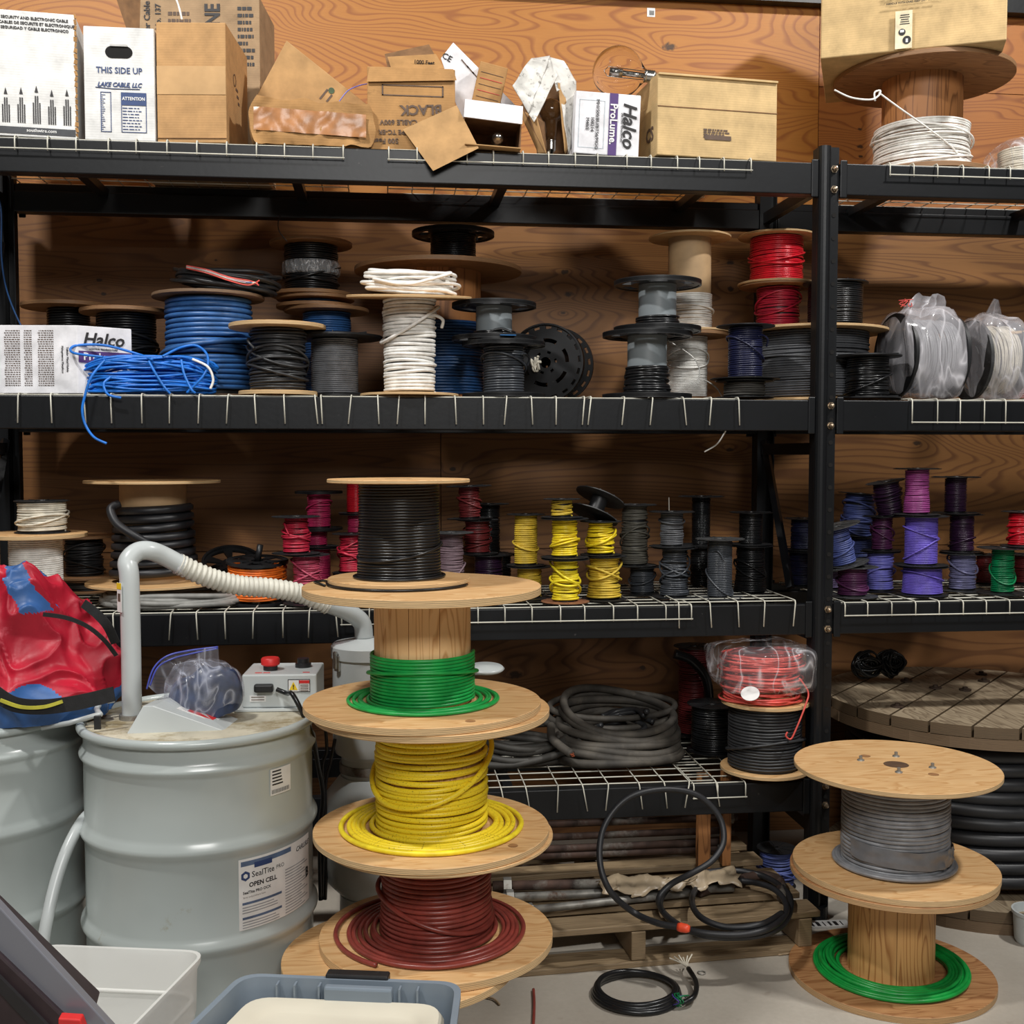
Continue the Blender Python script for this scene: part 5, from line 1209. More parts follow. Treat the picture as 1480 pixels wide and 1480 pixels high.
for i, pts in enumerate([[(470, 1050, 3.2), (472, 1085, 3.2), (466, 1110, 3.2), (468, 1180, 3.2), (466, 1300, 3.2)], [(484, 1068, 3.22), (478, 1100, 3.22), (470, 1140, 3.22), (472, 1230, 3.22), (470, 1300, 3.22)]]):
    cable('hanging_lead', ['black lead hanging between the drum and the canister, nearer the drum', 'black lead hanging between the drum and the canister, nearer the canister'][i], [P3(*p_) for p_ in pts], .005, WC['black'])

# wedge shaped pump cover
zb_ = LT
b = [PZ(178, 1068, zb_), PZ(338, 1068, zb_)]
A = PZ(180, 1066, zb_); B = PZ(335, 1062, zb_); ap = P3(214, 1020, A.y+.02)
t = thing('pump_cover', 'light grey folded sheet metal cover on the drum lid, below the plastic pouch', 'cover', (A.x, A.y, zb_)); O = Vector((A.x, A.y, zb_))
apx = Vector((ap.x-A.x, .02, ap.z-zb_)); mb = MB(); dv = Vector((.02, .12, 0))
w_ = B.x-A.x
mb.hexa([(0, 0, 0), (w_, .01, 0), (w_+.02, .13, 0), (.02, .13, 0)], [(apx.x-.012, .018, apx.z), (apx.x+.012, .018, apx.z), (apx.x+.05, .12, apx.z+.004), (apx.x+.02, .12, apx.z+.004)])
mb.build('sheet_cover', m_pipe, t, bevel=.002)
A_, B_, D_, C_ = Vector((apx.x+.012, .018, apx.z)), Vector((w_, .01, 0)), Vector((apx.x+.05, .12, apx.z+.004)), Vector((w_+.02, .13, 0)); nn_ = (B_-A_).cross(D_-A_).normalized()
def onc(u, v, k): return (A_*(1-u)+B_*u)*(1-v)+(D_*(1-u)+C_*u)*v+nn_*k
if nn_.z < 0: nn_ = -nn_
o = MB().prism([onc(u, v, .0012) for u, v in ((.22, .25), (.72, .25), (.72, .6), (.22, .6))], nn_*.0006).build('red_label', m_white, t)
MB().prism([onc(u, v, .0020) for u, v in ((.34, .32), (.68, .32), (.68, .52), (.34, .52))], nn_*.0006).build('label_print', m_redl, o)
# hose clip on the lid and drum ring lever
t = thing('ring_lever', 'flat pale lever arm of the drum locking ring reaching over the left drum', 'lever', PZ(58, 1052, .9)); O = Vector(t.location)
mb = MB(); mb.tube([P3(60, 1052, 2.86)-O, P3(100, 1045, 2.86)-O, P3(145, 1032, 2.86)-O], .0065, 8); mb.build('arm', m_pipe, t, smooth=True)
mb = MB(); mb.tube([Vector(p_)-O for p_ in spline([P3(145, 1033, 2.86), P3(140, 1024, 2.9), P3(148, 1016, 2.95), P3(165, 1012, 2.97)], 6)], .007, 8); mb.build('bracket', m_pipe, t, smooth=True)
MB().box(tuple(P3(141, 1046, 2.85)-O), (.016, .01, .04)).build('latch_block', m_blackp, t, bevel=.002)

# ziplock bag with dark contents
q = PZ(285, 1055, LT); YZ = 2.90; XZ = X_at(287, YZ, .95); z1 = Z_at(962, XZ, YZ)
t = thing('ziplock_bag', 'clear zip bag with blue seal holding dark parts, on the drum', 'bag', (XZ, YZ, LT+.015), (0, 0, 0)); O = Vector(t.location); hz = (z1-LT-.01)/2
mb = MB(); bag_blob(mb, .015, 0, 0, .088, .055, hz*1.02, 17, .016, sq=.75, freq=14)
# upper flat film part of the bag, up to the seal
def filmsheet(mb, corners, n=16, amp=.006, seed=0, th=.0):
    A, B, C, D = [Vector(c) for c in corners]; V = []
    for i in range(n+1):
        for j in range(n+1):
            u, v = i/n, j/n; p = (A*(1-u)+B*u)*(1-v)+(D*(1-u)+C*u)*v
            p = p+Vector((0, amp*3*noise.noise(Vector((p.x*16+seed, p.z*16, 2))), amp*noise.noise(Vector((p.x*20, p.z*20, seed)))))
            V.append(tuple(p))
    return mb.add(V, [(i*(n+1)+j, (i+1)*(n+1)+j, (i+1)*(n+1)+j+1, i*(n+1)+j+1) for i in range(n) for j in range(n)])
k1, k2, k3, k4 = P3(212, 992, 2.86)-O, P3(238, 950, 2.87)-O, P3(316, 934, 2.90)-O, P3(300, 985, 2.88)-O
filmsheet(mb, [k1, k2, P3(262, 968, 2.86)-O, P3(250, 1025, 2.86)-O], seed=1); filmsheet(mb, [k2, k3, P3(318, 985, 2.88)-O, P3(262, 975, 2.86)-O], seed=4)
mb.build('film', m_zip, t, smooth=True)
mb = MB()
for off in (0, 5): mb.tube(spline([P3(212+off, 996-off, 2.855)-O, P3(222+off, 966, 2.86)-O, P3(242+off, 948+off, 2.865)-O, P3(275, 940+off, 2.88)-O, P3(315, 935+off*.4, 2.895)-O], 8), .0022, 6)
mb.build('zip_seal', plain('zip_blue', (70, 80, 170), .4), t, smooth=True)
mb = MB(); bag_blob(mb, .020, .004, .008, .076, .044, hz*.84, 41, .022, sq=.8, freq=14); mb.build('dark_contents', plain('dark_parts', (40, 52, 78), .35, 0, .4, 30), t, smooth=True)

# red and blue bag on the left drum
cx, cy = X_at(38, 3.02, 1.0), 3.02
t = thing('tool_bag', 'crumpled red and blue vinyl bag with black straps on the left drum', 'bag', (cx, cy, DT+.004)); ztb = Z_at(826, cx, cy)-DT
nu, nv = 240, 130; V = []; Fc = []; MI = []
def fold(p):
    wv = Vector((noise.noise(p*5+Vector((3, 1, 2))), noise.noise(p*5+Vector((7, 5, 9))), noise.noise(p*5+Vector((1, 8, 4)))))*.085
    q = p+wv; q = Vector((q.x*.8+q.z*.6, q.y, (q.z*.8-q.x*.6)*.55))
    a = 1-abs(noise.noise(q*7+Vector((2, 0, 7)))); b_ = 1-abs(noise.noise(q*14+Vector((5, 3, 1)))); c_ = noise.noise(q*34)
    return a**3.2*.066+b_**4*.026+c_*.003-.045
RXb, RYb = .235, .19
for i in range(nv+1):
    v = i/nv
    for j in range(nu):
        u = 2*PI*j/nu; z = ztb*v; pr = (1-v**2.6)**.5*(.86+.14*math.sin(PI*min(1, v*1.4+.15)))
        p = Vector((RXb*pr*math.cos(u), RYb*pr*math.sin(u), z)); k = fold(p)
        nrm = Vector((math.cos(u)*(1-v*.6), math.sin(u)*(1-v*.6), v)).normalized()
        slump = -.04*max(0, math.cos(u-.3))*v if True else 0
        V.append(tuple(p+nrm*k*(.4+.6*min(1, v*3))+Vector((0, 0, slump+.02*noise.noise(Vector((math.cos(u)*1.5, math.sin(u)*1.5, 3)))*v))))
for i in range(nv):
    for j in range(nu):
        Fc.append((i*nu+j, i*nu+(j+1) % nu, (i+1)*nu+(j+1) % nu, (i+1)*nu+j))
Vn = np.array(V); fr = [[], []]
for f in Fc:
    c = Vn[list(f)].mean(0); px_, py_ = proj(c[0]+cx, c[1]+cy, c[2]+DT)
    blue = (c[2] < .075+.03*math.sin(c[0]*25) and c[0] > -.2) or (abs(c[0]-.042+(c[2]-ztb*.83)*.6) < .030 and c[2] > ztb*.74)
    fr[1 if blue else 0].append(f)
def used(fl):
    ids = sorted({i for f in fl for i in f}); mp = {i: k for k, i in enumerate(ids)}; return Vn[ids], [tuple(mp[i] for i in f) for f in fl]
MB().add(*used(fr[0])).build('red_panels', m_redfab, t, smooth=True); MB().add(*used(fr[1])).build('blue_panels', m_bluefab, t, smooth=True)
def strap(pts, w_, name='strap', mat=m_strap):
    P = spline(pts, 8); mb = MB(); V = []
    for k, p_ in enumerate(P):
        tn = Vector(P[min(k+1, len(P)-1)])-Vector(P[max(k-1, 0)]); sd = tn.cross(Vector((0, -1, 0))).normalized()*w_/2
        for e in (-1, 1):
            for d_ in (0, .004): V.append(tuple(Vector(p_)+sd*e+Vector((0, d_, 0))))
    F_ = []
    for k in range(len(P)-1):
        a = 4*k; b_ = a+4; F_ += [(a, b_, b_+2, a+2), (a+1, a+3, b_+3, b_+1), (a, a+1, b_+1, b_), (a+2, b_+2, b_+3, a+3)]
    mb.add(V, F_).build(name, mat, t, smooth=False)
O = Vector(t.location)
strap([P3(-10, 1000, 2.79)-O, P3(20, 1018, 2.775)-O, P3(60, 1022, 2.77)-O, P3(110, 1016, 2.785)-O, P3(165, 1003, 2.83)-O], .036)
strap([P3(120, 872, 2.84)-O, P3(140, 888, 2.82)-O, P3(155, 905, 2.82)-O, P3(167, 930, 2.84)-O], .022)
strap([P3(62, 888, 2.80)-O, P3(95, 893, 2.80)-O, P3(125, 905, 2.80)-O, P3(150, 925, 2.81)-O, P3(168, 948, 2.84)-O], .010)
strap([P3(0, 1012, 2.77)-O, P3(30, 1022, 2.765)-O, P3(62, 1022, 2.763)-O, P3(90, 1014, 2.77)-O], .008, 'yellow_binding', plain('yellow_binding', (176, 170, 60), .5))

# pale hose between the drums
cable('clear_hose', 'translucent white hose curving down between the two drums', [P3(146, 1168, 3.05), P3(134, 1172, 2.96), P3(118, 1188, 2.88), P3(98, 1225, 2.82), P3(82, 1270, 2.78), P3(70, 1320, 2.74), P3(62, 1370, 2.72), P3(58, 1450, 2.70), P3(56, 1560, 2.68)], .0145, m_pipe, k=12, cat='hose')
# white bucket at the right edge
X = X_at(1500, 3.1, .1); q = PZ(1495, 1362, 0)
t = thing('white_bucket', 'white plastic bucket cut off by the right edge of the photo', 'bucket', (q.x, q.y, 0))
MB().lathe([(.055, 0), (.06, .01), (.065, .09), (.07, .095), (.07, .105), (.064, .105), (.058, .02), (0, .015)], 40).build('tub', m_pipe, t, auto=40)

# ------------------------------------------------------------------ foreground totes
def tote(label, quad, z, hgt, mat, rimw, name, depth_in=None, taper=.82, open_=True, th=.004, ridge=True):
    """quad: four rim corners (world xy) going round, at height z"""
    c = sum((Vector(q) for q in quad), Vector((0, 0)))/4; t = thing(name, label, 'storage bin', (c.x, c.y, z-hgt)); 
    def rr(q_, rad, z_, n=6, sc=1.0):
        q_ = [(Vector(p)-c)*sc for p in q_]; out = []
        for k in range(4):
            p0, p1, p2 = q_[k-1], q_[k], q_[(k+1) % 4]; a = (p0-p1).normalized()*rad; b_ = (p2-p1).normalized()*rad
            for s in range(n+1):
                u = s/n; out.append(tuple((p1+a)*(1-u)**2+p1*2*u*(1-u)+(p1+b_)*u*u)+(z_,))
        return out
    lev = [(taper*.96, 0), (taper, .0), (taper+.02, .01), (.955, hgt*.70), (.965, hgt*.72), (.975, hgt*.94)]
    outer = [rr(quad, .05, z_, sc=s) for s, z_ in lev]; lip = [rr(quad, .05, hgt-.012, sc=1.0), rr(quad, .05, hgt, sc=1.0), rr(quad, .045, hgt, sc=1-rimw), rr(quad, .045, hgt-.03, sc=.955-rimw*.3)]
    inner = [rr(quad, .045, hgt*.62, sc=.93-rimw*.3), rr(quad, .045, .01, sc=taper*.97)]
    R_ = outer+lip+inner; n = len(R_[0]); V = [v for r__ in R_ for v in r__]; F_ = []
    for i in range(len(R_)-1):
        for j in range(n): F_.append((i*n+j, i*n+(j+1) % n, (i+1)*n+(j+1) % n, (i+1)*n+j))
    F_.append(tuple(range(n-1, -1, -1))); F_.append(tuple((len(R_)-1)*n+j for j in range(n)))
    MB().add(V, F_).build('tub', mat, t, auto=50); return t, c, rr
zr = .44; Q = [PZ(350, 1406, zr), PZ(668, 1419, zr), PZ(640, 1640, zr), PZ(150, 1600, zr)]
Q = [Vector((q.x, q.y)) for q in Q]
print('TOTE', [tuple(round(v, 2) for v in q) for q in Q])
t, c, rr = tote('grey storage tote with black latch and a cream lid inside, bottom centre', Q[::-1], zr, .40, m_tote, .05, 'storage_tote')
mb = MB(); base = rr(Q[::-1], .06, .385-.03, sc=.88); top = rr(Q[::-1], .05, .40-.03, sc=.84); n = len(base); r3 = rr(Q[::-1], .05, .40-.03, sc=.70); r4 = rr(Q[::-1], .05, .392-.03, sc=.67)
R_ = [base, top, r3, r4]; V = [v for r__ in R_ for v in r__]; F_ = [(i*n+j, i*n+(j+1) % n, (i+1)*n+(j+1) % n, (i+1)*n+j) for i in range(3) for j in range(n)]+[tuple(3*n+j for j in range(n))]
o = MB().add(V, F_).build('inner_lid', plain('cream_lid', (214, 208, 190), .5, 0, .03, 4), t, auto=50)
u = (Q[1]-Q[0]).normalized(); m = Q[0]+(Q[1]-Q[0])*.53-c; an = math.atan2(u.y, u.x)
MB().box((0, 0, 0), (.135, .03, .02)).build('latch', m_blackp, t, loc=(m.x, m.y+.006, .398), rot=(0, 0, an), bevel=.004)
MB().box((0, 0, 0), (.145, .02, .045)).build('latch_housing', m_tote, t, loc=(m.x+.002, m.y-.036, .375), rot=(0, 0, an), bevel=.005)
for f_ in (.17, .25, .36, .72, .80):
    m = Q[0]+(Q[1]-Q[0])*f_-c; MB().box((0, 0, 0), (.004, .02, .05)).build('rib', m_tote, t, loc=(m.x, m.y-.028, .37), rot=(0, 0, an))
zr = .46; Q2 = [PZ(60, 1364, zr), PZ(300, 1374, zr), PZ(70, 1610, zr), PZ(-230, 1560, zr)]; Q2 = [Vector((q.x, q.y)) for q in Q2]
print('BIN', [tuple(round(v, 2) for v in q) for q in Q2])
t, c, rr = tote('frosted clear plastic bin standing open in front of the drums', Q2[::-1], zr, .42, m_trans, .03, 'clear_bin')
mb = MB()
for sc_, z_ in ((.935, .33), (.905, .24), (.88, .14)):
    p_ = rr(Q2[::-1], .05, z_, sc=sc_); mb.tube(p_, .005, 6, closed=True)
mb.build('moulded_ridges', m_trans, t, smooth=True)
# dark tool case leaning at bottom left
Yt = 1.75
t = thing('tool_case', 'dark case with grey lid and red latch leaning in at the bottom left corner', 'case', P3(40, 1480, Yt)); O = Vector(t.location)
ms = plain('case_grey', (120, 122, 130), .25, 0, .03, 4)
MB().prism([P3(-60, 1246, Yt)-O, P3(0, 1312, Yt)-O, P3(168, 1494, Yt)-O, P3(126, 1500, Yt)-O, P3(0, 1378, Yt)-O, P3(-60, 1322, Yt)-O][::-1], (0, .02, 0)).build('lid', ms, t, bevel=.002)
MB().prism([P3(-60, 1322, Yt-.012)-O, P3(128, 1503, Yt-.012)-O, P3(80, 1560, Yt-.012)-O, P3(-60, 1560, Yt-.012)-O][::-1], (-.03, .2, -.02)).build('case_body', plain('case_dark', (46, 34, 38), .45), t, bevel=.004)
MB().prism([P3(-60, 1352, Yt-.02)-O, P3(75, 1490, Yt-.02)-O, P3(62, 1502, Yt-.02)-O, P3(-60, 1372, Yt-.02)-O][::-1], (0, .008, 0)).build('case_groove', m_ink, t)
MB().prism([P3(84, 1472, Yt-.03)-O, P3(116, 1474, Yt-.03)-O, P3(124, 1496, Yt-.03)-O, P3(84, 1496, Yt-.03)-O][::-1], (0, .02, 0)).build('latch', m_redl, t, bevel=.002)
# ------------------------------------------------------------------ top shelf: cartons, bulbs, reel
def carton(name, label, pxl, pxr, pyt, Y, dep, rz, mat, cat='box', z0=None, h=None, skew=0, tilt=0, bevel=.003):
    """box whose front face spans pxl..pxr; origin at the front bottom middle"""
    z0 = D1 if z0 is None else z0; x0 = X_at(pxl, Y, z0+.1); x1 = X_at(pxr, Y, z0+.1); xm_ = (x0+x1)/2
    h = h or Z_at(pyt, xm_, Y)-z0; W = (x1-x0)/math.cos(rz); t = thing(name, label, cat, (xm_, Y, z0), (0, tilt, rz))
    o = MB().box((0, dep/2, h/2), (W, dep, h)).build('box_body', mat, t, bevel=bevel)
    return t, W, h, o
def bars(parent, x0, x1, z0, z1, n, mat, y=-.0012, rnd=3, frac=.5, name='small_print'):
    rg = random.Random(rnd); mb = MB(); dz = (z1-z0)/n
    for k in range(n):
        zc = z1-dz*(k+.5); L = (x1-x0)*rg.uniform(.7, 1); x = x0
        while x < x0+L-.004:
            w_ = rg.uniform(.004, .016); w_ = min(w_, x0+L-x); mb.box((x+w_/2, y, zc), (w_, .0006, dz*frac)); x += w_+.003
    return mb.build(name, mat, parent)
m_cardgrey = cardboard('kraft_greyish', (164, 138, 108), worn=.5)
# b1 big white carton left
t, W, h, o = carton('white_carton', 'large white corrugated carton at the left edge of the top shelf', -70, 108, 14, 3.56, .5, .10, m_cardw)
text('SECURITY AND ELECTRONIC CABLE', .0115, m_ink, t, (W*.18, -.0016, h-.022), bold=.02)
text('CABLES DE SECURITE ET ELECTRONIQUE', .0115, m_ink, t, (W*.18+.006, -.0016, h-.037), bold=.02)
text('SEGURIDAD Y CABLE ELECTRONICO', .0115, m_ink, t, (W*.18, -.0016, h-.052), bold=.02)
rg = random.Random(4)
for k in range(6):
    xx = W/2-.025-.043*k; hh_ = .09+rg.uniform(-.01, .02); mb = MB()
    for s_ in range(4): mb.box((xx-.010+s_*.006, -.0014, .04+(hh_-.02*abs(s_-1.5))/2), (.0035, .0006, hh_-.02*abs(s_-1.5)))
    mb.prism([(xx-.006, -.0014, .04+hh_), (xx+.004, -.0014, .04+hh_), (xx-.001, -.0014, .06+hh_)], (0, -.0005, 0)); mb.build('printed_cable_art', m_ink, t)
MB().box((0, -.0014, .018), (W*.98, .0008, .020)).build('printed_band', plain('charcoal_print', (60, 62, 66), .6), t)
text('southwire.com', .014, m_white, t, (W*.22, -.0026, .019), bold=.01)
mb = MB(); rg = random.Random(8)
for k in range(22): mb.box((W/2-.0005, .003, .012+.0168*k), (.005+rg.uniform(0, .005), .006, .014), (rg.uniform(-.2, .2), rg.uniform(-.3, .3), .78))
mb.build('torn_edge', m_card3, t)
# b2 white carton with hand hole
t, W, h, o = carton('handled_carton', 'white upright cable carton with a dark oval hand hole', 122, 224, 39, 3.575, .36, 0, m_cardw)
mb = MB(); mb.lathe([(0, 0), (.5, 0)], 8) if False else None
pts = []
for k in range(24):
    a = 2*PI*k/24; cxx = .020*(1 if math.cos(a) > 0 else -1); pts.append((cxx+.020*math.cos(a)*1.0, -.0012, .020*math.sin(a)*.9+.0))
MB().prism([(x, y, z+h-.075) for x, y, z in pts], (0, -.0004, 0)).build('hand_hole', m_darkgap, t)
MB().box((0, -.004, h-.055), (.05, .006, .006), (.4, 0, 0)).build('hole_flap', m_cardw, t)
text('THIS SIDE UP', .026, m_inkb, t, (0, -.0016, h*.615), bold=.01, sx=.9)
text('LAKE CABLE, LLC', .0185, m_inkb, t, (0, -.0016, h*.49), bold=.03, shear=.3, sx=.9)
mb = MB(); mb.tube([(-.07, -.0016, h*.465), (-.02, -.0016, h*.455), (.06, -.0016, h*.457)], .0012, 4); mb.build('printed_swoosh', m_inkb, t)
x0, x1 = W*.02, W*.38
mb = MB()
for (a, b_, c_, d_) in ((x0, .025, x1, .027), (x0, .142, x1, .144), (x0, .025, x0+.002, .144), (x1-.002, .025, x1, .144), (-W*.27, .025, -W*.12, .027), (-W*.27, .142, -W*.12, .144), (-W*.27, .025, -W*.27+.002, .144), (-W*.12-.002, .025, -W*.12, .144)):
    mb.box(((a+c_)/2, -.0014, (b_+d_)/2), (c_-a, .0006, d_-b_))
mb.build('printed_frame', m_inkb, t)
MB().box(((x0+x1)/2, -.0014, .125), (x1-x0, .0008, .038)).build('printed_panel', m_inkb, t)
text('ATTENTION', .014, m_white, t, ((x0+x1)/2, -.0026, .125), bold=.02, sx=.85)
bars(t, x0+.004, x1-.004, .030, .102, 8, m_inkb, rnd=1, frac=.3); bars(t, -W*.26, -W*.2, .03, .138, 18, m_inkb, rnd=2, frac=.3)
# b3 kraft carton
t, W, h, o = carton('kraft_carton', 'plain brown cardboard carton with clear tape across its front', 226, 328, 32, 3.575, .30, -.10, m_card)
MB().box((0, -.0012, h*.52), (W*.99, .0008, .085)).build('tape_strip', m_cartape, t)
MB().box((0, -.0014, .014), (W, .003, .0015)).build('flap_edge', m_inside, t)
MB().lathe([(.016, 0), (.019, 0), (.019, .0006), (.016, .0006)], 24, close=True).build('printed_mark', m_inkfade, t, loc=(W/2+.0012, .11, h*.62), rot=(0, PI/2, 0))
for k in range(3): MB().box((W/2+.0012, .14+.012*k, h*(.56-.05*k)), (.0006, .03-.005*k, .008)).build('printed_mark', m_inkfade, t)
# b4 open printed box behind
t, W, h, o = carton('open_printed_carton', 'large printed brown carton standing open behind the plain one', 200, 378, -6, 3.97, .26, -.10, m_cardgrey)
text('LINE', .07, m_ink, t, (W*.12, -.002, h*.86), rot=(PI/2, -PI/2, 0), bold=.03, sx=.8)
text('E Riser Cable', .028, m_ink, t, (-W*.42, -.002, h*.84), rot=(PI/2, -PI/2, 0), bold=.02)
text('tem No. 137', .026, m_ink, t, (-W*.33, -.002, h*.84), rot=(PI/2, -PI/2, 0), bold=.02)
bars(t, W*.32, W*.46, h*.6, h*.95, 9, m_ink, rnd=5); bars(t, -W*.25, -W*.05, h*.72, h*.92, 5, m_inkfade, rnd=6)
MB().prism([(-W/2, -.001, h*.62), (-W/2-.07, -.04, h*1.02), (-W/2-.05, -.04, h*1.06), (-W/2+.01, -.001, h*.98)], (.002, .004, 0)).build('open_flap', m_inside, t)
cable('loose_white_cable', 'white cable looping out of the open carton onto the plain one', [P3(252, -8, 3.86), P3(258, 8, 3.84), P3(263, 28, 3.80)], .0035, WC['white'])
# b5 tilted kraft box
Y5 = 3.74; t = thing('tilted_carton', 'smooth brown carton resting on its corner behind the taped parcel', 'box', P3(380, 190, Y5)); O = Vector(t.location)
fr = [P3(370, 140, Y5)-O, P3(366, 200, Y5)-O, P3(540, 226, Y5+.0)-O, P3(532, 152, Y5)-O, P3(414, 58, Y5)-O]
MB().prism(fr, (.0, .24, -.03)).build('box_body', m_cardflat, t, bevel=.003)
mb = MB(); mb.lathe([(0, 0), (.010, 0), (.010, .0006), (0, .0006)], 16); mb.build('printed_mark', plain('green_ink', (60, 80, 50), .6), t, loc=P3(479, 131, Y5-.0012)-O, rot=(PI/2, 0, 0))
for k in range(2): MB().box((0, 0, 0), (.04-.012*k, .0006, .006)).build('printed_mark', m_inkfade, t, loc=P3(468+8*k, 136+6*k, Y5-.0012)-O, rot=(0, -.9, 0))
# thin blue wire arc
cable('blue_wire_arc', 'thin blue wire arching between the tilted carton and the BLACK carton', [P3(488, 150, 3.66), P3(502, 132, 3.66), P3(518, 124, 3.67), P3(532, 121, 3.69)], .0018, WC['periwinkle'])
# b6 taped flat parcel, crumpled
Y6 = 3.56; xa_, xb_ = X_at(360, Y6, D1), X_at(540, Y6, D1); W = xb_-xa_; t = thing('taped_parcel', 'flat battered brown parcel wrapped in shiny tape at the shelf front', 'parcel', ((xa_+xb_)/2, Y6, D1))
h = Z_at(146, (xa_+xb_)/2, Y6)-D1
def crumple(W, D, h, n=(36, 14, 12), amp=.008, seed=0, taper=None):
    mb = MB(); faces = []
    def grid(fn, a, b_):
        V = []
        for i in range(a+1):
            for j in range(b_+1):
                p = Vector(fn(i/a, j/b_)); q_ = p*1.0
                nn = Vector((noise.noise(Vector((p.x*18+seed, p.y*18, p.z*18))), noise.noise(Vector((p.x*18, p.y*18+seed+9, p.z*18))), noise.noise(Vector((p.x*18, p.y*18, p.z*18+seed+4)))))
                q_ += nn*amp
                ex = 1-.10*(abs(2*p.z/h-1)**3); q_.x *= ex
                if taper: q_.z *= taper(p.x/W)
                V.append((q_.x, q_.y, max(q_.z, 0)))
        mb.add(V, [(i*(b_+1)+j, (i+1)*(b_+1)+j, (i+1)*(b_+1)+j+1, i*(b_+1)+j+1) for i in range(a) for j in range(b_)])
    nx, ny, nz = n
    grid(lambda u, v: (-W/2+W*u, 0, h*v), nx, nz); grid(lambda u, v: (W/2-W*u, D, h*v), nx, nz)
    grid(lambda u, v: (-W/2+W*u, D*v, h), nx, ny); grid(lambda u, v: (-W/2+W*u, D-D*v, 0), nx, ny)
    grid(lambda u, v: (-W/2, D-D*u, h*v), ny, nz); grid(lambda u, v: (W/2, D*u, h*v), ny, nz)
    return mb
crumple(W, .2, h, seed=2, amp=.012, taper=lambda u: 1-.12*u).build('box_body', m_card3, t, auto=35)
mb = MB(); nn = 40; V = []
for i in range(nn+1):
    for j in range(7):
        u, v = i/nn, j/6; x = -W*.46+W*.90*u; z = h*(.30+.52*v-.10*u); V.append((x, -.008-.006*noise.noise(Vector((x*30, z*30, 3))), z))
mb.add(V, [(i*7+j, (i+1)*7+j, (i+1)*7+j+1, i*7+j+1) for i in range(nn) for j in range(6)]); mb.build('shiny_tape', m_tan_tape, t, smooth=True)
# b7 BLACK carton
t, W, h, o = carton('torn_cable_carton', 'torn brown carton printed BLACK upside down, a flap hanging over the shelf edge', 531, 658, 98, 3.585, .28, .0, m_card3)
text('BLACK', .042, m_inkfade, t, (.03, -.002, h*.50), rot=(PI/2, PI-.05, 0), bold=.03)
text('CABLE 600V', .022, m_inkfade, t, (-.04, -.002, h*.34), rot=(PI/2, PI-.03, 0), bold=.02)
text('TYPE TC-ER', .020, m_inkfade, t, (-.05, -.002, h*.22), rot=(PI/2, PI-.03, 0), bold=.02)
text('500 Feet', .022, m_inkfade, t, (-.08, -.002, h*.11), rot=(PI/2, PI-.03, 0), bold=.02)
mb = MB()
for (a, b_, c_, d_) in ((-W*.33, h*.66, W*.36, h*.665), (-W*.33, h*.78, W*.36, h*.785), (-W*.33, h*.66, -W*.325, h*.785), (W*.355, h*.66, W*.36, h*.785)): mb.box(((a+c_)/2, -.0014, (b_+d_)/2), (c_-a+.003, .0006, d_-b_+.002))
mb.build('printed_frame', m_inkfade, t)
O = Vector(t.location)
def flap(pts, name, mat, ex=(.0, .004, .001)): return MB().prism([Vector(p_)-O for p_ in pts], ex).build(name, mat, t)
flap([P3(582, 187, 3.57), P3(626, 247, 3.50), P3(692, 214, 3.50), P3(660, 152, 3.57)], 'hanging_flap', m_cardflat)
flap([P3(556, 78, 3.66), P3(560, 98, 3.62), P3(634, 90, 3.62), P3(620, 64, 3.68)], 'top_flap', m_inside)
flap([P3(560, 82, 3.62), P3(566, 101, 3.59), P3(642, 99, 3.59), P3(630, 78, 3.62)], 'top_flap', m_card3)
text("1000 Feet", .016, m_ink, t, tuple(P3(613, 91, 3.602)-O+Vector((0, -.004, 0))), rot=(PI/2+.4, .03, 0), bold=.03)
flap([P3(534, 96, 3.585), P3(530, 118, 3.575), P3(660, 116, 3.575), P3(655, 100, 3.58)], 'torn_rim', m_card3)
# b8 side box
t8, W8, h8, o = carton('small_brown_carton', 'small printed brown carton between the torn carton and the white leaflet', 662, 703, 88, 3.74, .16, 0, m_card3, tilt=.22)
for k in range(5): MB().box((0, -.0014, h8*.9-.02*k), (W8*.8, .0006, .0015)).build('printed_line', m_redl if k % 2 else m_inkfade, t8)
# b9 white leaflet board leaning
Y9 = 3.80; t = thing('leaning_carton', 'white printed carton leaning diagonally behind the open bulb boxes', 'box', P3(690, 200, Y9)); O = Vector(t.location)
MB().prism([P3(637, 84, Y9)-O, P3(655, 61, Y9)-O, P3(745, 152, Y9)-O, P3(735, 200, Y9)-O, P3(680, 215, Y9)-O][::-1], (.02, .09, 0)).build('box_body', m_cardw2, t, bevel=.002)
text('CE', .028, m_ink, t, tuple(P3(646, 83, Y9-.002)-O), rot=(PI/2, .5, 0), bold=.01)
mb = MB()
for k in range(9):
    p_ = P3(672+8*k, 92+9*k, Y9-.002)-O; mb.box(tuple(p_), (.035, .0006, .004), (0, .85, 0))
mb.build('small_print', m_inkfade, t)
# b10 open white bulb box
YK = 3.56; x0 = X_at(668, YK, D1+.08); x1 = X_at(752, YK, D1+.08); W = x1-x0; h = Z_at(170, x0, YK)-D1
t = thing('open_bulb_box', 'white box lying open toward the viewer with a bulb inside', 'box', ((x0+x1)/2, YK, D1), (0, .05, 0))
mb = MB(); e = .004
for c_, d_ in (((0, .09, h-e/2), (W, .18, e)), ((0, .09, e/2), (W, .18, e)), ((-W/2+e/2, .09, h/2), (e, .18, h)), ((W/2-e/2, .09, h/2), (e, .18, h)), ((0, .18, h/2), (W, e, h))): mb.box(c_, d_)
mb.build('box_body', m_inside, t)
MB().box((0, 0, 0), (W*1.0, .003, .065)).build('open_flap', m_cardw2, t, loc=(0, -.012, h+.018), rot=(-.35, .04, 0))
MB().box((0, -.03, .003), (W*.95, .06, .003)).build('lower_flap', m_cardflat, t, rot=(.05, 0, 0))
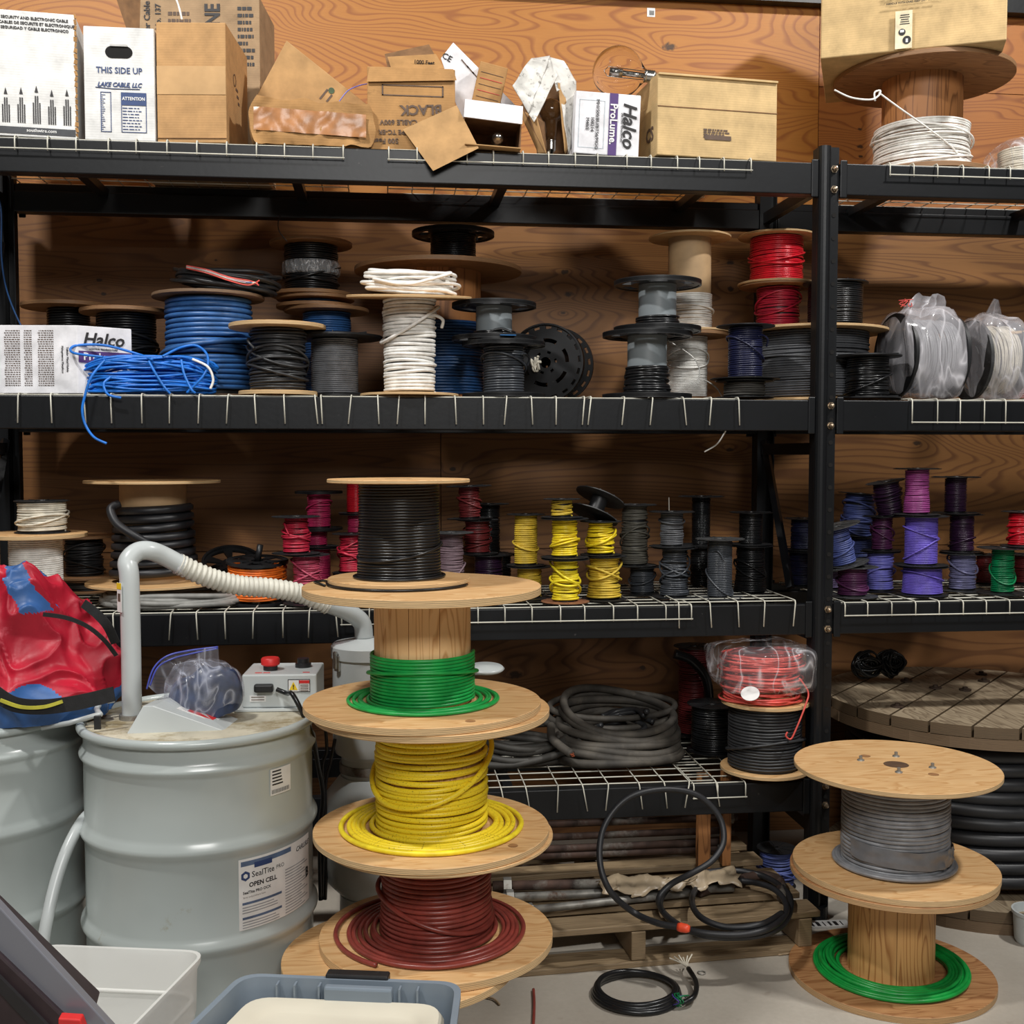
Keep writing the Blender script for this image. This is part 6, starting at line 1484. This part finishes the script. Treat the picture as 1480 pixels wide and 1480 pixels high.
def bulb(label, loc, rot, rg_, neck, baseR=.02, glass=m_glass, filam=True, name='light_bulb'):
    t = thing(name, label, 'light bulb', loc, rot)
    prof = []; 
    for k in range(25):
        a = -PI/2+ (PI*.5+1.02)*k/24; prof.append((rg_*math.cos(a), -rg_*math.sin(a)*-1))
    # globe centred at 0, neck toward +z
    r_e, z_e = prof[-1]; prof = [(max(r, 0), z) for r, z in prof]+[((r_e+baseR)/2, z_e+neck*.45), (baseR*1.02, z_e+neck)]
    mb = MB(); mb.lathe(prof, 40); mb.build('glass_globe', glass, t, smooth=True)
    zb_ = z_e+neck; pb = [(baseR*.9, zb_-.006), (baseR, zb_)]
    for k in range(5): pb += [(baseR*1.0, zb_+.004+.006*k), (baseR*.9, zb_+.007+.006*k)]
    pb += [(baseR*.5, zb_+.042), (baseR*.3, zb_+.046), (0, zb_+.047)]
    mb = MB(); mb.lathe(pb, 28); mb.build('screw_base', m_chrome, t, smooth=True)
    if filam:
        mb = MB(); mb.tube([(0, 0, zb_), (0, 0, z_e*.2)], .008, 10); mb.tube([(.012, 0, zb_), (.014, 0, -rg_*.35), (0, 0, -rg_*.5), (-.014, 0, -rg_*.35), (-.012, 0, zb_)], .0014, 6); mb.tube([(0, 0, z_e*.2), (0, 0, -rg_*.3)], .013, 12)
        mb.build('arc_tube', m_chrome, t, smooth=True)
    return t
bulb('clear bulb lying inside the open white box, silver screw base forward', (t.location.x+.022, YK+.09, D1+.045), (PI/2, 0, 0), .034, .02, .019, filam=False, name='light_bulb')
# b11 torn upright bulb carton
YJ = 3.57; t = thing('torn_bulb_carton', 'torn white printed carton standing open, an amber bulb showing inside', 'box', P3(790, 220, YJ)); O = Vector(t.location)
J = lambda px, py, y: P3(px, py, y)-O
mb = MB(); mb.prism([J(752, 152, YJ+.02), J(788, 222, YJ), J(786, 178, YJ-.01), J(756, 150, YJ+.02)], (.002, .004, 0)); mb.build('inner_side', m_inside, t)
mw = plain('crumpled_white_print', (206, 204, 198), .75, 0, .12, 20, .3, 60, dirt=((110, 106, 100), 46, .56))
def panel(q4, mat, name, seed, amp=.006, n=14):
    mb = MB(); filmsheet(mb, q4, n=n, amp=amp, seed=seed); o = mb.build(name, mat, t, smooth=True); s = o.modifiers.new('t', 'SOLIDIFY'); s.thickness = .003; return o
panel([J(740, 125, YJ+.02), J(768, 84, YJ+.1), J(795, 83, YJ+.1), J(764, 165, YJ)], mw, 'printed_side', 3)
panel([J(764, 165, YJ), J(795, 83, YJ+.1), J(806, 110, YJ+.04), J(772, 178, YJ-.01)], mw, 'printed_side', 5)
panel([J(795, 83, YJ+.1), J(815, 88, YJ+.09), J(832, 118, YJ+.06), J(804, 134, YJ+.01)], mw, 'printed_side', 6)
panel([J(806, 120, YJ+.01), J(832, 118, YJ+.06), J(828, 205, YJ+.06), J(822, 222, YJ+.02)], mw, 'printed_side', 7)
panel([J(750, 158, YJ+.03), J(776, 168, YJ-.005), J(790, 222, YJ), J(780, 225, YJ+.03)], m_cardflat, 'brown_side', 8, .002)
panel([J(768, 90, YJ+.16), J(820, 92, YJ+.16), J(826, 225, YJ+.14), J(776, 225, YJ+.14)], m_inside, 'back_side', 9, .002)
panel([J(806, 120, YJ+.012), J(816, 124, YJ+.03), J(822, 212, YJ+.035), J(816, 224, YJ+.02)], m_cardflat, 'inner_lining', 11, .002)
mg = NT('amber_glass'); mg.b.inputs['Base Color'].default_value = lin((96, 66, 38)); mg.b.inputs['Roughness'].default_value = .08; mg.b.inputs['Alpha'].default_value = .8; mg = mg.m
c_ = P3(797, 170, YJ+.07); bulb('long amber tinted bulb standing base down in the torn carton', (c_.x, YJ+.075, Z_at(160, c_.x, YJ+.07)), (PI, 0, 0), .040, .06, .016, glass=mg, filam=False)
# b12 Halco box
t, W, h, o = carton('bulb_carton', 'white upright bulb carton with a purple stripe, globe bulb on top', 829, 923, 134, 3.565, .17, .0, m_cardw2, tilt=.04)
MB().box((W*.085, -.0014, h/2), (W*.13, .0008, h*.995)).build('printed_stripe', m_purple, t)
text('Halco', .060, m_ink, t, (W*.33, -.0024, h*.50), rot=(PI/2, PI/2, 0), bold=.02, shear=.25)
text('LIGHTING TECHNOLOGIES', .0075, m_ink, t, (W*.22, -.0024, h*.46), rot=(PI/2, PI/2, 0))
text('ProLume.', .033, m_white, t, (W*.085, -.0034, h*.50), rot=(PI/2, PI/2, 0), bold=.02, name='printed_text')
text('MH1500/BU/BT56/MOG', .0155, m_ink, t, (-W*.16, -.0024, h*.48), rot=(PI/2, PI/2, 0))
text('108214', .0155, m_ink, t, (-W*.235, -.0024, h*.48), rot=(PI/2, PI/2, 0)); text('M48/E', .0155, m_ink, t, (-W*.31, -.0024, h*.48), rot=(PI/2, PI/2, 0))
mb = MB()
for (a, b_, c2_, d_) in ((-W*.44, h*.1, -W*.05, h*.104), (-W*.44, h*.86, -W*.05, h*.864), (-W*.44, h*.1, -W*.435, h*.864), (-W*.055, h*.1, -W*.05, h*.864)): mb.box(((a+c2_)/2, -.0012, (b_+d_)/2), (c2_-a, .0004, d_-b_))
mb.build('printed_frame', plain('pale_print', (150, 170, 178), .6), t)
# globe bulb
zt_ = D1+h; rB = mpx(39, 1.0, 3.64, zt_+.06); xB = X_at(893, 3.64, zt_+.08)
bulb('large clear globe bulb lying on the white bulb carton', (xB, 3.64, zt_+rB*.93+.008), (0, PI/2+.12, -.12), rB*.93, .018, .021)
# b14 tan box
t, W, h, o = carton('tan_carton', 'pale tan ribbed carton beside the bulb carton, front seam across', 948, 1126, 112, 3.56, .42, .10, m_card2)
MB().box((0, -.001, h*.60), (W, .0012, .003)).build('flap_seam', m_inside, t)
MB().box((0, -.002, h*.99), (W*.995, .012, .006)).build('top_edge', m_card2, t)
bars(t, W*-.12, W*.12, h*.24, h*.36, 4, m_inkfade, rnd=12, frac=.7); MB().box((0, -.0022, h*.25), (W*.22, .0006, .014)).build('printed_bar', m_inkfade, t)
text('CS', .06, m_inkfade, t, (-W/2-.0015, .07, h*.3), rot=(PI/2, 0, -PI/2), bold=.03)
# b15 wooden reel with white wire and big carton on top
Yw = 3.80; ws = S('wooden reel half wound with thin white wire, supporting the biggest carton', 1331, Yw, D1, 112, 248, 132, 'white', 'aged', name='cable_reel', wr=.0038, fill=(0, .52), barrel=.84, bmat=m_staved, messy=.9, extra=3, ft=.016, fpx2=200, bulge=.08)
mb = MB(); O = Vector(ws['o'].location)
mb.tube([Vector(q_)-O for q_ in spline([P3(1206, 130, 3.52), P3(1230, 141, 3.53), P3(1258, 144, 3.56), P3(1270, 138, 3.58), P3(1272, 131, 3.6), P3(1264, 134, 3.6), P3(1265, 146, 3.6)], 8)], .0032, 6)
mb.tube([Vector(q_)-O for q_ in spline([P3(1270, 134, 3.6), P3(1300, 156, 3.60), P3(1345, 188, 3.62), P3(1378, 215, 3.64), P3(1392, 236, 3.66)], 8)], .0032, 6)
mb.build('loose_end', WC['white'], ws['o'], smooth=True)
zt_ = ws['ztop']; x0 = X_at(1203, 3.52, zt_+.1); x1 = X_at(1474, 3.52, zt_+.1)
t = thing('large_carton', 'large tan carton balanced on the wooden reel at the upper right', 'box', (X_at(1322, 3.52, zt_+.05), 3.54, zt_+.001), (0, 0, -.42)); W = .57; hC = .46
MB().box((0, .26, hC/2), (W, .50, hC)).build('box_body', m_card2, t, bevel=.004)
zl_ = Z_at(92, 1.3, 3.54)
o = MB().box((0, 0, 0), (.052, .0008, .12)).build('tape_label', m_card2.copy() if False else plain('cream_tape', (222, 210, 176), .5), t, loc=(-.025, -.0016, .062))
mb = MB(); mb.lathe([(0, 0), (.011, 0), (.011, .0006), (0, .0006)], 24); mb.build('round_mark', m_ink, o, loc=(-.005, -.001, -.008), rot=(PI/2, 0, 0))
mb = MB(); mb.lathe([(0, 0), (.013, 0), (.013, .0006), (0, .0006)], 24); mb.build('round_mark', m_ink, o, loc=(.010, -.001, -.034), rot=(PI/2, 0, 0))
mb = MB(); mb.box((.010, -.0022, -.036), (.007, .0006, .012)); mb.box((-.005, -.0022, -.005), (.012, .0006, .008)); mb.build('round_mark_detail', m_white, o)
mb = MB()
for k in range(5): mb.box((.003, -.0012, .018+.007*k), (.03-.003*(k % 3), .0006, .0026))
mb.build('label_lines', m_ink, o)
text('THIS WAY UP', .02, m_ink, t, (-.02, -.002, .175), bold=.02)
text('HANDLE WITH CARE  KEEP DRY  FRAGILE', .0085, m_ink, t, (.0, -.002, .148), bold=.02)
# bagged spool, right edge
Xe = X_at(1478, 3.78, D1); t = thing('bagged_wire_spool', 'pale bagged wire spool cut off at the right edge, top shelf', 'spool', (Xe, 3.78, D1))
mb = MB(); winding(mb, .02, .12, .085, .004, messy=.6, seed=91); mb.build('wire_winding', WC['cream'], t, smooth=True)
MB().lathe([(0, 0), (.09, 0), (.09, .008), (0, .008)], 40).build('flange', m_rimd, t, loc=(0, 0, .01)); mb = MB(); bag_blob(mb, 0, 0, 0, .11, .1, .075, 5, .014, sq=.7, freq=13); mb.build('plastic_bag', m_film, t, smooth=True)

# second shelf: white printed bulb box at the left
Yh = 3.60; xc_ = X_at(112, Yh, D2+.1); x_r = X_at(190, Yh+.08, D2+.1); x_l = X_at(-20, Yh+.02, D2+.1); hB = Z_at(470, xc_, Yh)-D2
t = thing('bulb_carton', 'white printed bulb carton lying on the second shelf behind the blue hank', 'box', (xc_, Yh, D2)); 
a1 = math.atan2(.09, x_r-xc_); L1 = (x_r-xc_)/math.cos(a1); L2 = .30
e1_ = Vector((math.cos(a1), math.sin(a1), 0)); e2_ = Vector((-math.cos(.10), math.sin(.10)*1.0, 0)); 
bb = [Vector((0, 0, 0)), e1_*L1, e1_*L1+e2_*L2, e2_*L2]
MB().hexa(bb, [p_+Vector((0, 0, hB)) for p_ in bb]).build('box_body', m_cardw2, t, bevel=.002)
face = bpy.data.objects.new('end_face_print', None)
rz1 = a1
nrm = Vector((math.sin(a1), -math.cos(a1), 0))
def onf(u, v, k=.0016): return tuple(e1_*L1*u+nrm*k+Vector((0, 0, hB*v)))
text('Halco', .054, m_ink, t, onf(.47, .80), rot=(PI/2, 0, a1), bold=.02, shear=.25)
text('LIGHTING TECHNOLOGIES', .008, m_ink, t, onf(.47, .665), rot=(PI/2, 0, a1), sx=.9)
q = [Vector(onf(.02, .46)), Vector(onf(.98, .46)), Vector(onf(.98, .63)), Vector(onf(.02, .63))]; MB().prism(q, nrm*.0006).build('printed_stripe', m_purple, t)
text('ProLume.', .032, m_white, t, onf(.47, .545, .003), rot=(PI/2, 0, a1), bold=.02)
n2_ = Vector((-math.sin(.10), -math.cos(.10), 0)); rg = random.Random(3); mb = MB()
for cidx, (u0, u1) in enumerate(((.24, .40), (.46, .54), (.58, .74), (.80, .97))):
    for k in range(26):
        v = .92-.032*k; uu = u0; 
        while uu < u1-.01:
            w_ = rg.uniform(.008, .03); w_ = min(w_, u1-uu); c_ = e2_*L2*(uu+w_/2)+n2_*.0014+Vector((0, 0, hB*v)); mb.box(tuple(c_), (w_*L2, .0005, .0022), (0, 0, -.10)); uu += w_+.006
mb.build('small_print', m_inkfade, t)
for k, s_ in enumerate(('Tubular Metal Halide', 'Halogenuros Metalicos')): text(s_, .009, m_ink, t, tuple(e2_*L2*(.10-.0*k+.05*k)+n2_*.0016+Vector((0, 0, hB*.5))), rot=(PI/2, PI/2, -.10))

# ------------------------------------------------------------------ groups of repeats
for o in list(COL.objects):
    if o.parent or 'label' not in o or o.get('kind') == 'structure' or 'category' not in o: continue
    n = o.name.split('.')[0]; z = o.location.z; g_ = None
    if n in ('wire_spool', 'cable_reel', 'cable_spool'):
        if o.location.y < 3.3: g_ = 'cable reels stacked on the floor in front of the rack'
        else: g_ = 'spools and reels on the ' + ('top shelf' if z > 2.4 else 'second shelf' if z > 1.65 else 'third shelf' if z > 1.0 else 'lowest shelf' if z > .4 else 'floor')
    elif n == 'wire_deck': g_ = 'wire decks of the rack'
    elif n == 'steel_drum': g_ = 'pale grey steel drums'
    elif n == 'bagged_reel': g_ = 'reels in clear plastic bags'
    elif n == 'cage_reel': g_ = 'open cage reels on the third shelf'
    elif n == 'steel_rod': g_ = 'anchor rods on and above the pallet'
    elif n == 'hanging_lead': g_ = 'black leads hanging behind the drum'
    elif n == 'wire_hank': g_ = 'black wire hanks on the plank drum'
    elif n == 'wood_stake': g_ = 'wooden stakes on the pallet'
    elif n == 'light_bulb': g_ = 'light bulbs on the top shelf'
    elif n == 'dry_twig': g_ = 'straw strips on the floor'
    elif o['category'] == 'box': g_ = 'cartons on the top shelf' if z > 2.4 else None
    if g_: o['group'] = g_
